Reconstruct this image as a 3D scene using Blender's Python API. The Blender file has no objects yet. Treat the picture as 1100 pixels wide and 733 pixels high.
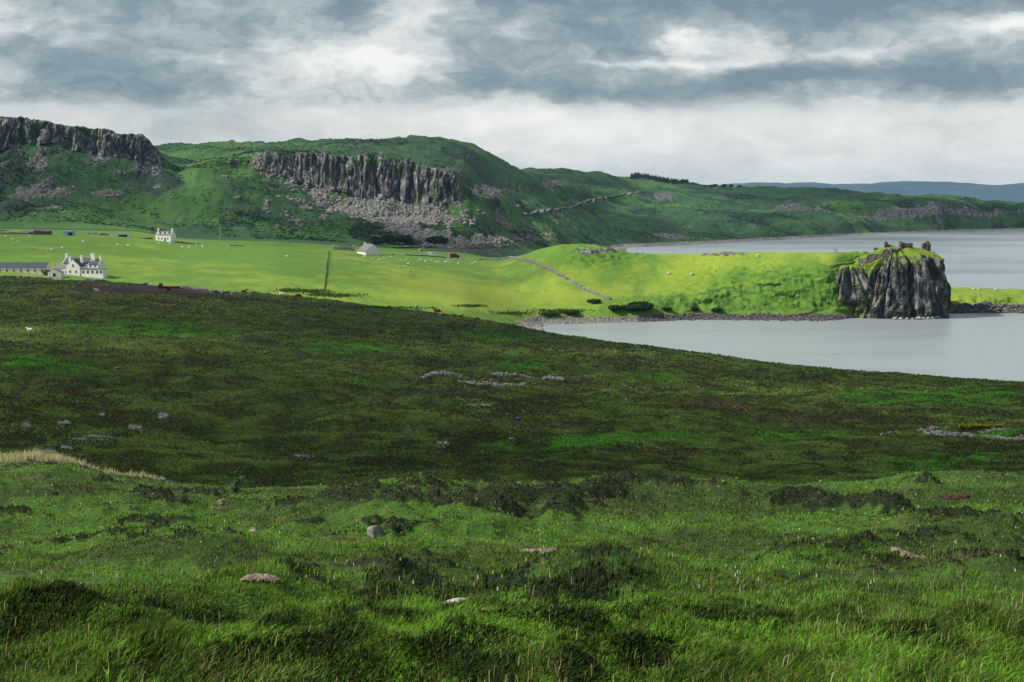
import bpy, bmesh, math, random
import numpy as np
from mathutils import Vector, Matrix
R = math.radians
random.seed(7); rng = np.random.default_rng(7)
SC = bpy.context.scene; COL = SC.collection

# ------------------------------------------------------------------ camera
F, CX, HY, H = 1500.0, 550.0, 205.0, 60.0      # focal (px of a 1100 wide frame), centre, horizon row, eye height above the sea
PITCH = math.atan((366.5-HY)/F)
cd = bpy.data.cameras.new("camera"); cam = bpy.data.objects.new("camera", cd); COL.objects.link(cam)
cam.location = (0, 0, H); cam.rotation_euler = (math.pi/2-PITCH, 0, 0)
cd.sensor_width = 36; cd.lens = 36*F/math.cos(PITCH)/1100; cd.clip_start = 0.1; cd.clip_end = 60000
SC.camera = cam
# ------------------------------------------------------------------ exposure
SC.view_settings.view_transform = 'Standard'; SC.view_settings.look = 'None'
SC.view_settings.gamma = 1; SC.view_settings.use_curve_mapping = False; SC.view_settings.exposure = 0.32
SC.render.engine = 'CYCLES'
SC.cycles.use_denoising = True; SC.cycles.denoiser = 'OPENIMAGEDENOISE'
SC.cycles.denoising_input_passes = 'RGB_ALBEDO_NORMAL'; SC.cycles.denoising_prefilter = 'ACCURATE'
SC.cycles.max_bounces = 5; SC.cycles.diffuse_bounces = 2; SC.cycles.glossy_bounces = 2; SC.cycles.transmission_bounces = 2
SC.cycles.volume_bounces = 0; SC.cycles.transparent_max_bounces = 12; SC.cycles.sample_clamp_indirect = 3
# ------------------------------------------------------------------ node helper
class NT:
    def __init__(s, tree): s.t = tree; s.n = tree.nodes; s.l = tree.links
    def node(s, typ, **kw):
        nd = s.n.new(typ)
        for k, v in kw.items(): setattr(nd, k, v)
        return nd
    def put(s, sock, v):
        if hasattr(v, 'is_output') or isinstance(v, bpy.types.NodeSocket): s.l.new(v, sock)
        elif v is not None:
            if sock.type == 'RGBA' and len(v) == 3: v = (*v, 1)
            sock.default_value = v
    def m(s, op, a, b=0.0, c=None, clamp=False):
        nd = s.node('ShaderNodeMath', operation=op, use_clamp=clamp)
        s.put(nd.inputs[0], a); s.put(nd.inputs[1], b)
        if c is not None: s.put(nd.inputs[2], c)
        return nd.outputs[0]
    def mix(s, f, a, b, mode='MIX'):
        nd = s.node('ShaderNodeMix', data_type='RGBA', blend_type=mode)
        s.put(nd.inputs[0], f); s.put(nd.inputs[6], a); s.put(nd.inputs[7], b)
        return nd.outputs[2]
    def noise(s, vec, scale, detail=4, rough=0.55, dist=0.0):
        nd = s.node('ShaderNodeTexNoise')
        if vec is not None: s.put(nd.inputs['Vector'], vec)
        nd.inputs['Scale'].default_value = scale; nd.inputs['Detail'].default_value = detail
        nd.inputs['Roughness'].default_value = rough; nd.inputs['Distortion'].default_value = dist
        return nd.outputs['Fac']
    def ss(s, x, lo, hi, a=0.0, b=1.0):
        nd = s.node('ShaderNodeMapRange', interpolation_type='SMOOTHSTEP')
        s.put(nd.inputs[0], x)
        for i, v in enumerate((lo, hi, a, b)): s.put(nd.inputs[i+1], v)
        return nd.outputs[0]
    def attr(s, name): return s.node('ShaderNodeAttribute', attribute_name=name).outputs['Fac']
    def comb(s, x, y, z):
        nd = s.node('ShaderNodeCombineXYZ')
        for i, v in enumerate((x, y, z)): s.put(nd.inputs[i], v)
        return nd.outputs[0]
    def scalev(s, v, sc):
        nd = s.node('ShaderNodeVectorMath', operation='MULTIPLY'); s.put(nd.inputs[0], v); nd.inputs[1].default_value = sc
        return nd.outputs[0]
# ------------------------------------------------------------------ sun and sky
SUN_EL, SUN_FROM = R(41), Vector((-0.99, -0.08, 0)).normalized()      # light comes from the left, a little behind the scene
sun_dir = Vector((SUN_FROM.x*math.cos(SUN_EL), SUN_FROM.y*math.cos(SUN_EL), math.sin(SUN_EL)))
sl = bpy.data.lights.new("sun", 'SUN'); sl.energy = 5.0; sl.angle = R(0.5); sl.color = (1.0, 0.95, 0.84)
so = bpy.data.objects.new("sun", sl); COL.objects.link(so); so.rotation_euler = sun_dir.to_track_quat('Z', 'Y').to_euler()
world = bpy.data.worlds.new("World"); SC.world = world; world.use_nodes = True
w = NT(world.node_tree); w.n.clear()
sky = w.node('ShaderNodeTexSky', sky_type='NISHITA'); sky.sun_disc = False
sky.sun_elevation = SUN_EL; sky.sun_rotation = math.atan2(SUN_FROM.x, SUN_FROM.y)
tc = w.node('ShaderNodeTexCoord'); sx = w.node('ShaderNodeSeparateXYZ'); w.put(sx.inputs[0], tc.outputs['Generated'])
vx, vy, vz = sx.outputs
az = w.m('ARCTAN2', vx, vy)
el = w.m('ARCSINE', vz)
U = w.m('MULTIPLY', az, 15.4); V = w.m('MULTIPLY', el, 15.0)      # hundreds of px; V: height above horizon
pv = w.comb(U, w.m('MULTIPLY', V, 2.6), 0.0)
n_w1 = w.noise(pv, 0.9, 5, 0.6); n_w2 = w.noise(w.comb(w.m('ADD', U, 40.0), w.m('MULTIPLY', V, 2.4), 3.0), 0.9, 5, 0.6)
Uw = w.m('ADD', U, w.m('MULTIPLY', w.m('SUBTRACT', n_w1, .5), 1.1)); Vw = w.m('ADD', V, w.m('MULTIPLY', w.m('SUBTRACT', n_w2, .5), .5))
big = w.noise(w.comb(Uw, w.m('MULTIPLY', Vw, 3.2), 1.0), 0.62, 7, 0.56)
fine = w.noise(w.comb(Uw, w.m('MULTIPLY', Vw, 1.6), 7.0), 1.9, 9, 0.64)
strk = w.noise(w.comb(U, w.m('MULTIPLY', Vw, 9.0), 4.0), 0.6, 5, 0.5)
val = w.m('MULTIPLY_ADD', big, 1.6, -0.29)
val = w.m('ADD', val, w.m('MULTIPLY', w.m('SUBTRACT', fine, .5), 1.2))
val = w.m('ADD', val, w.m('MULTIPLY', w.m('SUBTRACT', strk, .5), .16))
def blob(px, py, rx, ry, amp):
    global val
    a = w.m('DIVIDE', w.m('SUBTRACT', Uw, (px-CX)/100), rx/100); b = w.m('DIVIDE', w.m('SUBTRACT', Vw, (HY-py)/100), ry/100)
    d = w.m('ADD', w.m('MULTIPLY', a, a), w.m('MULTIPLY', b, b))
    val = w.m('ADD', val, w.m('MULTIPLY', w.m('EXPONENT', w.m('MULTIPLY', d, -1.0)), amp))
BLOBS = [(230, 12, 170, 26, -.30), (230, 62, 60, 18, -.10), (90, 72, 60, 14, -.15), (380, 20, 60, 14, -.1), (1000, 118, 200, 10, .12), (0, 30, 70, 26, .45), (455, 24, 60, 16, .35), (400, 80, 50, 16, .40), (300, 95, 110, 50, .22), (1060, 45, 60, 20, .42), (760, 48, 45, 12, .3),
         (120, 96, 130, 22, -.38), (200, 60, 120, 22, -.2), (60, 118, 90, 12, -.2), (30, 4, 60, 8, -.3), (500, 95, 120, 20, -.15),
         (820, 12, 200, 38, -.48), (960, 20, 120, 26, -.25), (620, 50, 60, 24, -.28), (900, 90, 260, 13, -.48), (660, 108, 120, 14, -.4), (590, 12, 100, 20, -.15), (1080, 4, 80, 14, -.2),
         (725, 74, 130, 6, .35), (900, 68, 90, 6, .12), (270, 135, 60, 12, -.25), (440, 128, 160, 14, .2)]
for b in BLOBS: blob(*b)
low = w.ss(V, 0.72, 1.02, 1.0, 0.0)                                  # the pale strip above the horizon
val = w.m('MULTIPLY_ADD', val, w.m('SUBTRACT', 1.0, w.m('MULTIPLY', low, .62)), w.m('MULTIPLY', low, w.ss(U, -3.5, 1.5, .46, .68)))
val = w.m('ADD', val, w.ss(V, 0.0, .6, -.06, 0.0))
cr = w.node('ShaderNodeValToRGB'); w.put(cr.inputs[0], val)
e = cr.color_ramp.elements
e[0].position = 0.05; e[0].color = (.19, .265, .31, 1); e[1].position = 1.0; e[1].color = (.95, .95, .92, 1)
for p, c in ((.28, (.285, .355, .395)), (.48, (.42, .49, .52)), (.66, (.62, .66, .66))):
    q = e.new(p); q.color = (*c, 1)
gray = w.mix(w.ss(vy, -.3, .5), (.36, .41, .45), cr.outputs[0])
hi = w.mix(w.ss(vz, .26, .55), gray, w.mix(w.noise(tc.outputs['Generated'], 3.0, 5, .6), (.14, .20, .27), (.34, .39, .44)))
hi = w.mix(w.ss(vz, -.02, -.001), (.30, .36, .38), hi)
clouds = w.scalev(hi, (8.2, 8.2, 8.2))
mixed = w.mix(0.94, sky.outputs[0], clouds)
bg = w.node('ShaderNodeBackground'); w.put(bg.inputs[0], mixed); bg.inputs[1].default_value = 0.1
wo = w.node('ShaderNodeOutputWorld'); w.l.new(bg.outputs[0], wo.inputs[0])
world.cycles.sampling_method = 'MANUAL'; world.cycles.sample_map_resolution = 512

# ------------------------------------------------------------------ numpy noise
def _hash(ix, iy, seed):
    h = (ix.astype(np.int64)*374761393 + iy.astype(np.int64)*668265263 + seed*2246822519) & 0xFFFFFFFF
    h = ((h ^ (h >> 13))*1274126177) & 0xFFFFFFFF
    return ((h ^ (h >> 16)) & 0xFFFFFF).astype(np.float32)/float(0xFFFFFF)
def vnoise(x, y, seed=0):
    ix = np.floor(x); iy = np.floor(y); fx = (x-ix).astype(np.float32); fy = (y-iy).astype(np.float32)
    fx = fx*fx*fx*(fx*(fx*6-15)+10); fy = fy*fy*fy*(fy*(fy*6-15)+10)
    a = _hash(ix, iy, seed); b = _hash(ix+1, iy, seed); c = _hash(ix, iy+1, seed); d = _hash(ix+1, iy+1, seed)
    return (a+(b-a)*fx)*(1-fy)+(c+(d-c)*fx)*fy
def fbm(x, y, seed=0, octv=4, gain=.5, lac=2.07):
    s = 0; amp = 1; tot = 0; c, q = math.cos(.6), math.sin(.6)
    for i in range(octv):
        s = s+amp*vnoise(x, y, seed+i*17); tot += amp; amp *= gain
        x, y = (x*c-y*q)*lac+3.1, (x*q+y*c)*lac+1.7
    return s/tot-.5
def cells(u, seed):                       # 1-D column pattern: flat random steps with rounded joints
    i = np.floor(u); f = u-i; j = _hash(i, i*0, seed)
    return j+0.35*(1-np.abs(f-.5)*2)**.5
def sstep(x, a, b):
    t = np.clip((x-a)/(b-a), 0, 1); return t*t*(3-2*t)
# ------------------------------------------------------------------ terrain profile curves
PXF = np.arange(-90, 1190.1, 0.8)
left = -90-np.cumsum(np.geomspace(1, 260, 56)); right = 1190+np.cumsum(np.geomspace(1, 260, 56))
PX = np.concatenate([left[::-1], PXF, right]); NC = len(PX); T = (PX-CX)/F
zz = lambda D, y: H-D*(y-HY)/F
def tab(d, sig=7):
    """d: {px: (D, 'y', row)} or {px: (D, 'z', height)} -> D(px), z(px)"""
    k = sorted(d); Dk = [d[p][0] for p in k]; zk = [d[p][2] if d[p][1] == 'z' else zz(d[p][0], d[p][2]) for p in k]
    return smooth(np.interp(PX, k, Dk), sig), smooth(np.interp(PX, k, zk), sig)
def smooth(a, sig):
    if not sig: return a
    n = int(sig*3/.8); ker = np.exp(-.5*(np.arange(-n, n+1)*.8/sig)**2); ker /= ker.sum()
    return np.convolve(np.pad(a, n, mode='edge'), ker, 'valid')
Y = lambda d: {p: (v[0], 'y', v[1]) for p, v in d.items()}
Z = lambda d: {p: (v[0], 'z', v[1]) for p, v in d.items()}
ones = np.ones(NC)
crest_y = smooth(np.interp(PX, [0, 60, 100, 170, 250, 350, 450, 550, 650, 700, 750, 850, 930, 1000, 1100], [503, 508, 514, 523, 530, 527, 524, 521, 518, 516, 518, 525, 521, 516, 513]), 8)
C = []
C.append((.3*ones, (H-1.72)*ones)); C.append((6*ones, zz(6, 733)*ones)); C.append((16*ones, zz(16, 620)*ones)); C.append((28*ones, zz(28, 562)*ones))
C.append((45*ones, zz(45, crest_y)))
C.append((60*ones, zz(45, crest_y)-5.2))
mstart_y = crest_y+7
C.append((112*ones, zz(112, mstart_y)))
Rd, Rz = tab(Y({0: (520, 299), 100: (510, 302), 200: (500, 309), 300: (495, 317), 350: (490, 322), 400: (480, 329), 450: (470, 335), 500: (455, 341), 550: (440, 349), 600: (420, 360), 700: (390, 374), 800: (370, 386), 900: (355, 396), 1000: (345, 405), 1100: (335, 412), 1400: (320, 425)}), 12)
Ry = HY+(H-Rz)/Rd*F; b0 = H-zz(112, mstart_y); br = H-Rz
for ky, kb in ((.6, .35), (.28, .68)):
    y = Ry+ky*(mstart_y-Ry); b = b0+(br-b0)*kb; C.append((b*F/(y-HY), H-b))
C.append((Rd, Rz))                                                                       # 9 ridge of the moor
wl = sstep(PX, 500, 610)
C.append((Rd+16+34*wl, (Rz-2.2)*(1-wl)-3*wl))                                             # 10
S0 = {0: (545, zz(545, 296)), 200: (540, 22.6), 300: (540, 20), 400: (545, 15.5), 500: (560, 10), 540: (592, 4.5), 562: (618, 1.2), 580: (632, 0.1), 600: (629, 0), 650: (634, 0), 700: (643, 0), 750: (652, 0), 850: (648, 0), 900: (648, 0), 914: (648, -4), 950: (648, -5), 1400: (648, -6)}
C.append(tab(Z(S0), 4))                                                                    # 11
E = {0: (760, zz(760, 253)), 100: (780, zz(780, 252)), 200: (790, zz(790, 261.5)), 300: (810, zz(810, 264)), 400: (850, zz(850, 271)), 450: (860, zz(860, 273)), 500: (870, zz(870, 277)), 540: (860, zz(860, 277)), 560: (830, zz(830, 274)), 580: (795, zz(795, 267)), 600: (765, zz(765, 263)), 625: (755, zz(755, 262.5)), 650: (748, zz(748, 266)),
     670: (742, zz(742, 272)), 700: (735, zz(735, 273)), 750: (725, zz(725, 273)), 775: (720, zz(720, 269.5)), 800: (715, zz(715, 271)), 850: (700, zz(700, 271)), 880: (695, zz(695, 271.5)), 905: (690, zz(690, 271)), 935: (688, zz(688, 270)), 957: (686, -6), 1400: (690, -6)}
def mid(px, k):
    kx = sorted(S0); a = np.interp(px, kx, [S0[i][0] for i in kx]); b = np.interp(px, kx, [S0[i][1] for i in kx])
    kx = sorted(E); c = np.interp(px, kx, [E[i][0] for i in kx]); d = np.interp(px, kx, [E[i][1] for i in kx])
    return (a+(c-a)*k, b+(d-b)*k)
B1 = {p: mid(p, .33) for p in (0, 100, 200, 300, 400, 450, 500)}
B1.update({530: (625, 7), 560: (644, 4.2), 600: (648, 4.5), 650: (646, 5), 700: (652, 4.5), 750: (660, 4.5), 800: (660, 5), 850: (656, 5), 895: (656, 5), 910: (656, 1.5), 920: (657, -4), 957: (658, -6), 1400: (660, -6)})
B2 = {p: mid(p, .66) for p in (0, 100, 200, 300, 400, 450, 500, 530)}
B2.update({560: (700, zz(700, 312)), 600: (680, zz(680, 315)), 650: (685, zz(685, 311)), 700: (690, zz(690, 309)), 750: (685, zz(685, 304)), 800: (680, zz(680, 296)), 850: (672, zz(672, 289)), 895: (669, zz(669, 285)), 915: (670, 15), 932: (672, 2), 957: (672, -6), 1400: (675, -6)})
C.append(tab(Z(B1), 4)); C.append(tab(Z(B2), 6)); C.append(tab(Z(E), 4))                    # 12 13 14
E2 = {0: (790, zz(790, 251)), 200: (805, zz(805, 260)), 400: (875, zz(875, 269)), 500: (895, zz(895, 276)), 540: (895, zz(895, 277)), 565: (880, 10), 600: (800, 12), 640: (795, 10), 665: (790, 4), 690: (775, -4), 1400: (740, -8)}
C.append(tab(Z(E2), 4))                                                                     # 15
shp = [(665, 266.5), (700, 265), (750, 263), (800, 260), (850, 257), (900, 254), (950, 252), (1000, 250), (1100, 247), (1400, 246)]
SH = {p: (90000/(y-205), .2) for p, y in shp}
X_ = {0: (820, zz(820, 246)), 150: (825, zz(825, 249)), 200: (835, zz(835, 257)), 300: (850, zz(850, 260)), 400: (895, zz(895, 266)), 500: (950, zz(950, 272)), 560: (1000, 8), 640: (1200, 4), 665: (SH[665][0]-60, 1.0)}
X_.update({p: (v[0]-70, -4) for p, v in SH.items() if p > 670})
C.append(tab(Z(X_), 4))                                                                     # 16
G1 = {p: (D, zz(D, y)) for p, (D, y) in {0: (850, 238.5), 50: (850, 239), 100: (850, 240), 150: (855, 245), 200: (860, 254), 300: (900, 257), 400: (930, 262), 500: (1000, 268), 560: (1100, 267), 600: (1200, 268), 640: (1350, 268)}.items()}
G1.update(SH); C.append(tab(Z(G1), 4))                                                      # 17
G2 = {0: (1060, 174), 25: (1060, 172), 50: (1062, 167), 75: (1064, 169), 100: (1067, 174), 130: (1070, 180), 160: (1078, 186), 180: (1082, 191), 200: (1085, 196), 230: (1095, 187), 250: (1115, 184), 270: (1122, 186), 300: (1130, 190), 330: (1130, 196), 360: (1125, 205), 400: (1115, 218), 440: (1108, 225), 470: (1102, 223), 497: (1103, 217), 520: (1125, 223), 560: (1290, 233), 600: (1470, 237), 650: (1600, 245), 700: (1640, 252), 800: (1750, 249), 900: (1890, 244), 1000: (2035, 243), 1100: (2153, 242.5)}
G3 = {0: (1078, 132), 30: (1078, 134), 60: (1078, 138), 100: (1082, 145), 125: (1086, 148), 140: (1088, 150), 158: (1092, 155), 168: (1095, 162), 175: (1097, 172), 184: (1100, 184), 200: (1112, 189), 230: (1125, 181), 245: (1138, 178.5), 270: (1146, 174), 300: (1150, 171.5), 360: (1145, 171), 400: (1135, 173), 440: (1130, 179), 460: (1125, 183), 480: (1122, 187), 490: (1120, 192), 499: (1118, 205), 507: (1121, 210), 530: (1165, 217), 560: (1350, 224), 600: (1600, 226), 650: (1720, 235), 700: (1760, 240), 800: (1850, 237), 900: (1950, 235), 1000: (2060, 232), 1100: (2170, 236)}
G3b = {0: (1250, 140), 100: (1250, 150), 165: (1250, 170), 185: (1280, 176), 200: (1300, 174), 230: (1300, 168.5), 270: (1280, 168), 360: (1250, 167.5), 400: (1240, 169.5), 440: (1240, 173), 480: (1240, 182), 500: (1240, 197), 520: (1350, 206), 560: (1500, 214), 600: (1680, 217), 650: (1900, 219), 700: (2000, 226), 800: (2000, 229), 900: (2000, 228), 1000: (2090, 226), 1100: (2185, 231)}
G4 = {0: (1700, 166), 100: (1700, 165), 180: (1700, 163), 250: (1700, 160.5), 300: (1750, 158.5), 350: (1750, 158), 400: (1750, 156), 440: (1750, 154), 470: (1750, 153), 490: (1750, 155), 510: (1750, 161), 530: (1750, 170), 550: (1740, 182), 570: (1720, 192), 600: (1760, 204), 650: (2000, 209), 700: (2200, 213), 800: (2200, 218), 900: (2060, 224), 1000: (2120, 220), 1100: (2200, 226)}
G5 = {0: (2100, 200), 540: (2100, 200), 562: (2050, 200), 600: (2050, 202), 650: (2250, 204), 700: (2350, 206), 800: (2300, 212), 900: (2150, 217), 1000: (2170, 217), 1100: (2230, 224)}
G6 = {0: (2500, 195), 540: (2500, 192), 556: (2500, 187), 575: (2500, 185.5), 600: (2500, 185.3), 620: (2500, 187), 650: (2500, 190.5), 680: (2550, 194.5), 700: (2600, 196.5), 740: (2600, 201.5), 790: (2550, 204.5), 820: (2500, 205), 860: (2400, 204.5), 880: (2380, 206), 900: (2300, 208), 950: (2280, 212), 1000: (2250, 213.3), 1050: (2270, 217), 1100: (2300, 221), 1400: (2400, 236)}
C.append(tab(Y(G2), 4)); C.append(tab(Y(G3), 1.6)); C.append(tab(Y(G3b), 6)); C.append(tab(Y(G4), 7)); C.append(tab(Y(G5), 10)); C.append(tab(Y(G6), 6))  # 18..23
C.append((C[-1][0]+350, C[-1][1]-45)); C.append((4300*ones, -12*ones))
KD = np.array([c[0] for c in C]); KZ = np.array([c[1] for c in C])
NR = [10, 80, 60, 56, 44, 24, 16, 90, 90, 84, 10, 12, 24, 84, 60, 8, 16, 40, 70, 60, 34, 60, 24, 60, 8, 6]
NR = NR[:len(C)-1]
h = np.diff(KD, axis=0); dl = np.diff(KZ, axis=0)/h
M = np.zeros_like(KZ); M[0] = dl[0]; M[-1] = dl[-1]
w1 = 2*h[1:]+h[:-1]; w2 = h[1:]+2*h[:-1]
same = (dl[1:]*dl[:-1]) > 0
with np.errstate(divide='ignore', invalid='ignore'):
    M[1:-1] = np.where(same, (w1+w2)/(w1/dl[:-1]+w2/dl[1:]), 0)
rowsD, rowsZ, rowsS = [], [], []
for i, n in enumerate(NR):
    for k in range(n):
        s = k/n
        if i == 0: s = s
        hh = h[i]; s2, s3 = s*s, s*s*s
        rowsD.append(KD[i]+hh*s)
        rowsZ.append((2*s3-3*s2+1)*KZ[i]+(s3-2*s2+s)*hh*M[i]+(3*s2-2*s3)*KZ[i+1]+(s3-s2)*hh*M[i+1])
        rowsS.append(i+s)
rowsD.append(KD[-1]); rowsZ.append(KZ[-1]); rowsS.append(len(C)-1.0)
D = np.array(rowsD); Z0 = np.array(rowsZ); S = np.array(rowsS)[:, None]*np.ones(NC)[None]
NRW = len(rowsD); P = np.broadcast_to(PX[None], D.shape)
Xw = D*T[None]
YP0 = HY+(H-Z0)/D*F
del rowsD, rowsZ
def cover(lo, hi, fade=.15):
    return sstep(S, lo, lo+fade)*(1-sstep(S, hi-fade, hi))
# ---- masks (surface kinds; the rough bank also carries painted shade)
def egauss(px, py, rx, ry, Yp): return np.exp(-((P-px)/rx)**2-((Yp-py)/ry)**2)
def sub(lo, hi): return slice(int(np.searchsorted(S[:, 0], lo)), int(np.searchsorted(S[:, 0], hi, side='right')))
heath = np.zeros(D.shape, np.float32); lush = np.zeros_like(heath); brown = np.zeros_like(heath); rock = np.zeros_like(heath); dz = np.zeros_like(heath); dy = np.zeros_like(heath)
bare = np.zeros_like(heath)
# foreground slope (0..6)
q = sub(0, 6); x, y, yp, s = Xw[q], D[q], YP0[q], S[q]
fade0 = sstep(y, .5, 5)
dz[q] += fade0*(fbm(x/7, y/7, 1, 4)*.42*sstep(y, 8, 30)+fbm(x/1.6, y/1.6, 2, 3)*.26+(.5-np.abs(fbm(x/.5, y/.6, 3, 2))*3)*.09+heath[q]*0)
MOUNDS = [(175, 602, 95, 13, .55), (165, 543, 45, 7, .4), (350, 556, 60, 11, .5), (470, 566, 85, 18, .62), (595, 552, 60, 10, .42), (603, 569, 20, 8, .35), (690, 529, 60, 7, .42), (770, 533, 40, 6, .3), (640, 540, 30, 6, .3), (430, 539, 55, 7, .5), (855, 549, 42, 8, .6), (935, 553, 48, 8, .5),
          (785, 541, 22, 6, .4), (990, 525, 24, 5, .4), (45, 512, 60, 6, .4), (1040, 580, 80, 16, .5), (430, 622, 60, 12, .3), (60, 684, 120, 24, .33), (640, 632, 90, 16, .25), (900, 605, 90, 9, .3), (300, 640, 70, 14, .2), (1000, 700, 110, 22, .25), (120, 560, 40, 5, .2), (1060, 620, 50, 9, .3), (520, 532, 60, 5, .3), (250, 660, 60, 14, .2), (760, 690, 90, 20, .2)]
for (mx, my, rx, ry, hh) in MOUNDS:
    g = np.exp(-((P[q]-mx)/rx)**4-((yp-my)/(ry*1.25))**2)
    dz[q] += g*hh*(.75+.5*fbm(x/1.1, y/1.1, 9, 3)*2)*.8; heath[q] += g*1.0*min(1, hh/.45)
hn = fbm(x/2.2, y/2.2, 21, 5)
heath[q] = np.clip(sstep(np.minimum(heath[q], 1)*.85+hn*2.0+fbm(x/.45, y/.45, 5, 3)*1.5, .50, .95)*.95+sstep(hn+sstep(yp, 590, 720)*.125+fbm(x/.3, y/.3, 6, 3)*.5, .12, .34)*.8, 0, 1)
dz[q] += fade0*heath[q]*(.05+.30*(fbm(x/.5, y/.5, 33, 3)+.1))*sstep(y, 5, 12)
lush[q] = sstep(fbm(x/3.5, y/3.5, 31, 4)+.12, -.05, .25)
brown[q] = sstep(fbm(x/1.3, y/1.3, 41, 4), .14, .3)*.8
# moor (6..10)
q = sub(5.9, 10.9); x, y, yp, s = Xw[q], D[q], YP0[q], S[q]
fin = sstep(s, 5.9, 6.3)
dz[q] += fin*(fbm(x/38, y/38, 51, 4)*2.4+fbm(x/7, y/11, 52, 4)*1.9+fbm(x/1.5, y/2, 53, 2)*.40)*(1-.55*sstep(s, 8.6, 9.0))
lush_m = sum(a*egauss_(P[q], yp) for a, egauss_ in [(1.0, lambda p, v, k=k: np.exp(-((p-k[0])/k[2])**2-((v-k[1])/k[3])**2)) for k in
      [(150, 352, 75, 12), (230, 360, 60, 6), (400, 378, 60, 6), (690, 408, 50, 6), (960, 428, 80, 6), (1010, 436, 60, 5), (560, 398, 40, 5), (1060, 470, 50, 5), (640, 362, 40, 5), (700, 470, 60, 12), (40, 395, 90, 10), (840, 470, 110, 12), (620, 480, 50, 8), (350, 372, 60, 8), (980, 500, 110, 10), (500, 360, 60, 5), (1080, 425, 60, 6)]])
nm = fbm(x/22, y/55, 61, 5)*1.5
lush[q] = np.maximum(lush[q]*(1-fin), fin*np.clip(sstep(lush_m*.75+nm*.9+fbm(x/5, y/9, 63, 4)*.6, .25, .75)+.35*sstep(s, 8.7, 9), 0, 1))
heath[q] = np.maximum(heath[q]*(1-fin), fin*sstep(fbm(x/30, y/26, 71, 5)*1.7+fbm(x/6, y/6, 72, 4)*1.3-lush_m*.4, .08, .34)*.9)
brown[q] = np.maximum(brown[q]*(1-fin), fin*sstep(fbm(x/9, y/14, 81, 4)+sum(k[4]*np.exp(-((P[q]-k[0])/k[2])**2-((yp-k[1])/k[3])**2) for k in
      [(820, 455, 60, 5, .3), (700, 488, 60, 10, .3), (900, 460, 30, 4, .25), (880, 500, 90, 8, .25), (580, 445, 40, 4, .25), (620, 414, 40, 4, .3), (740, 440, 80, 6, .2), (800, 442, 60, 3, .3)]), .16, .36))
# slabs of bare rock on the moor
SLABS = [(100, 472, 32, 4.2), (68, 484, 12, 2.4), (48, 488, 10, 2), (150, 460, 26, 1.5), (170, 450, 10, 2), (15, 459, 16, 1.5), (418, 494, 22, 2), (475, 477, 6, 2), (548, 472, 7, 1.3), (222, 471, 7, 1.8), (325, 492, 14, 1.2), (65, 456, 8, 2.0), (102, 447, 10, 1), (515, 436, 16, 1.2), (375, 511, 6, 1.6), (640, 462, 6, 1), (1040, 468, 60, 3), (160, 456, 8, 1)]
sb = sum(np.exp(-((P[q]-k[0]+(yp-k[1])*2.5)/k[2])**4-((yp-k[1])/k[3])**2) for k in SLABS[:-2])
dz[q] *= 1-.85*np.clip(sum(np.exp(-((P[q]-k[0]+(yp-k[1])*2.5)/(k[2]*1.6))**4-((yp-k[1]-3)/(k[3]*2+6))**2) for k in SLABS[:-2]), 0, 1)
bare[q] = sstep(sb+fbm(x/2.5, y/5, 85, 4)*.9, .42, .7)
rd = np.exp(-((P[q]-190)/130)**4-((yp-311)/7)**2)                        # bare peat bank below the lodge wall
brown[q] = np.maximum(brown[q], sstep(rd+fbm(x/6, y/8, 86, 4), .4, .75)*1.0); peat = np.zeros_like(heath); peat[q] = sstep(rd+fbm(x/6, y/8, 86, 4), .4, .7)
# pasture and peninsula (11..15)
q = sub(10.5, 15.9); x, y, yp, s = Xw[q], D[q], YP0[q], S[q]
land = sstep(Z0[q], .5, 4)
penin = sstep(P[q], 560, 640)
dz[q] += land*(fbm(x/60, y/60, 91, 3)*1.6+fbm(x/9, y/9, 92, 3)*.25)*(1-.5*penin)*(1-sstep(s, 14.6, 15)*.3)
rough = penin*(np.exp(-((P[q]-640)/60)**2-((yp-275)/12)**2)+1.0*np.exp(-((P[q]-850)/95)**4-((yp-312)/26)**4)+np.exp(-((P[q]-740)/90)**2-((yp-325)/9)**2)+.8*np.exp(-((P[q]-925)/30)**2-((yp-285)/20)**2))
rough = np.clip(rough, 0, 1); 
ter = np.sin((Z0[q]+fbm(x/12, y/12, 95, 3)*5)*2.6)                         # sheep-trod terraces on the steep bank
dz[q] += rough*land*(ter*.55+fbm(x/4, y/4, 93, 4)*2.6)
dy[q] += rough*land*(fbm(x/7, Z0[q]/2, 94, 3)*5)
lush[q] = np.where(land > .05, .30+.30*penin+.55*np.exp(-((P[q]-490)/130)**2-((yp-316)/20)**2)+fbm(x/50, y/80, 96, 4)*.7+fbm(x/8, y/14, 99, 4)*.55-.42*rough, 0)  # rough grass, also darkened to paint in the shade of the bank
heath[q] = np.maximum(heath[q]*(s < 11), land*np.clip(rough*sstep(fbm(x/2.6, Z0[q]*1.5+x*.08, 97, 4)+.10*ter, -.06, .18)*.9, 0, 1))  # dark growth on the rough bank deepens its painted shade
shb = (1-sstep(Z0[q]+fbm(x/7, y/7, 88, 4)*2.5, 1.0, 2.6))*(s < 13)*(P[q] > 545)
bare[q] = np.maximum(bare[q]*(s < 10.8), shb)
rk = np.exp(-((P[q]-640)/28)**2-((yp-270)/4)**2)+np.exp(-((P[q]-778)/26)**2-((yp-273)/2.2)**2)*1.1+np.exp(-((P[q]-690)/10)**2-((yp-268)/3)**2)*.0
rock[q] = np.maximum(rock[q], sstep(rk+fbm(x/3, y/3, 98, 4)*1.4, .45, .75)*land)
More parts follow.
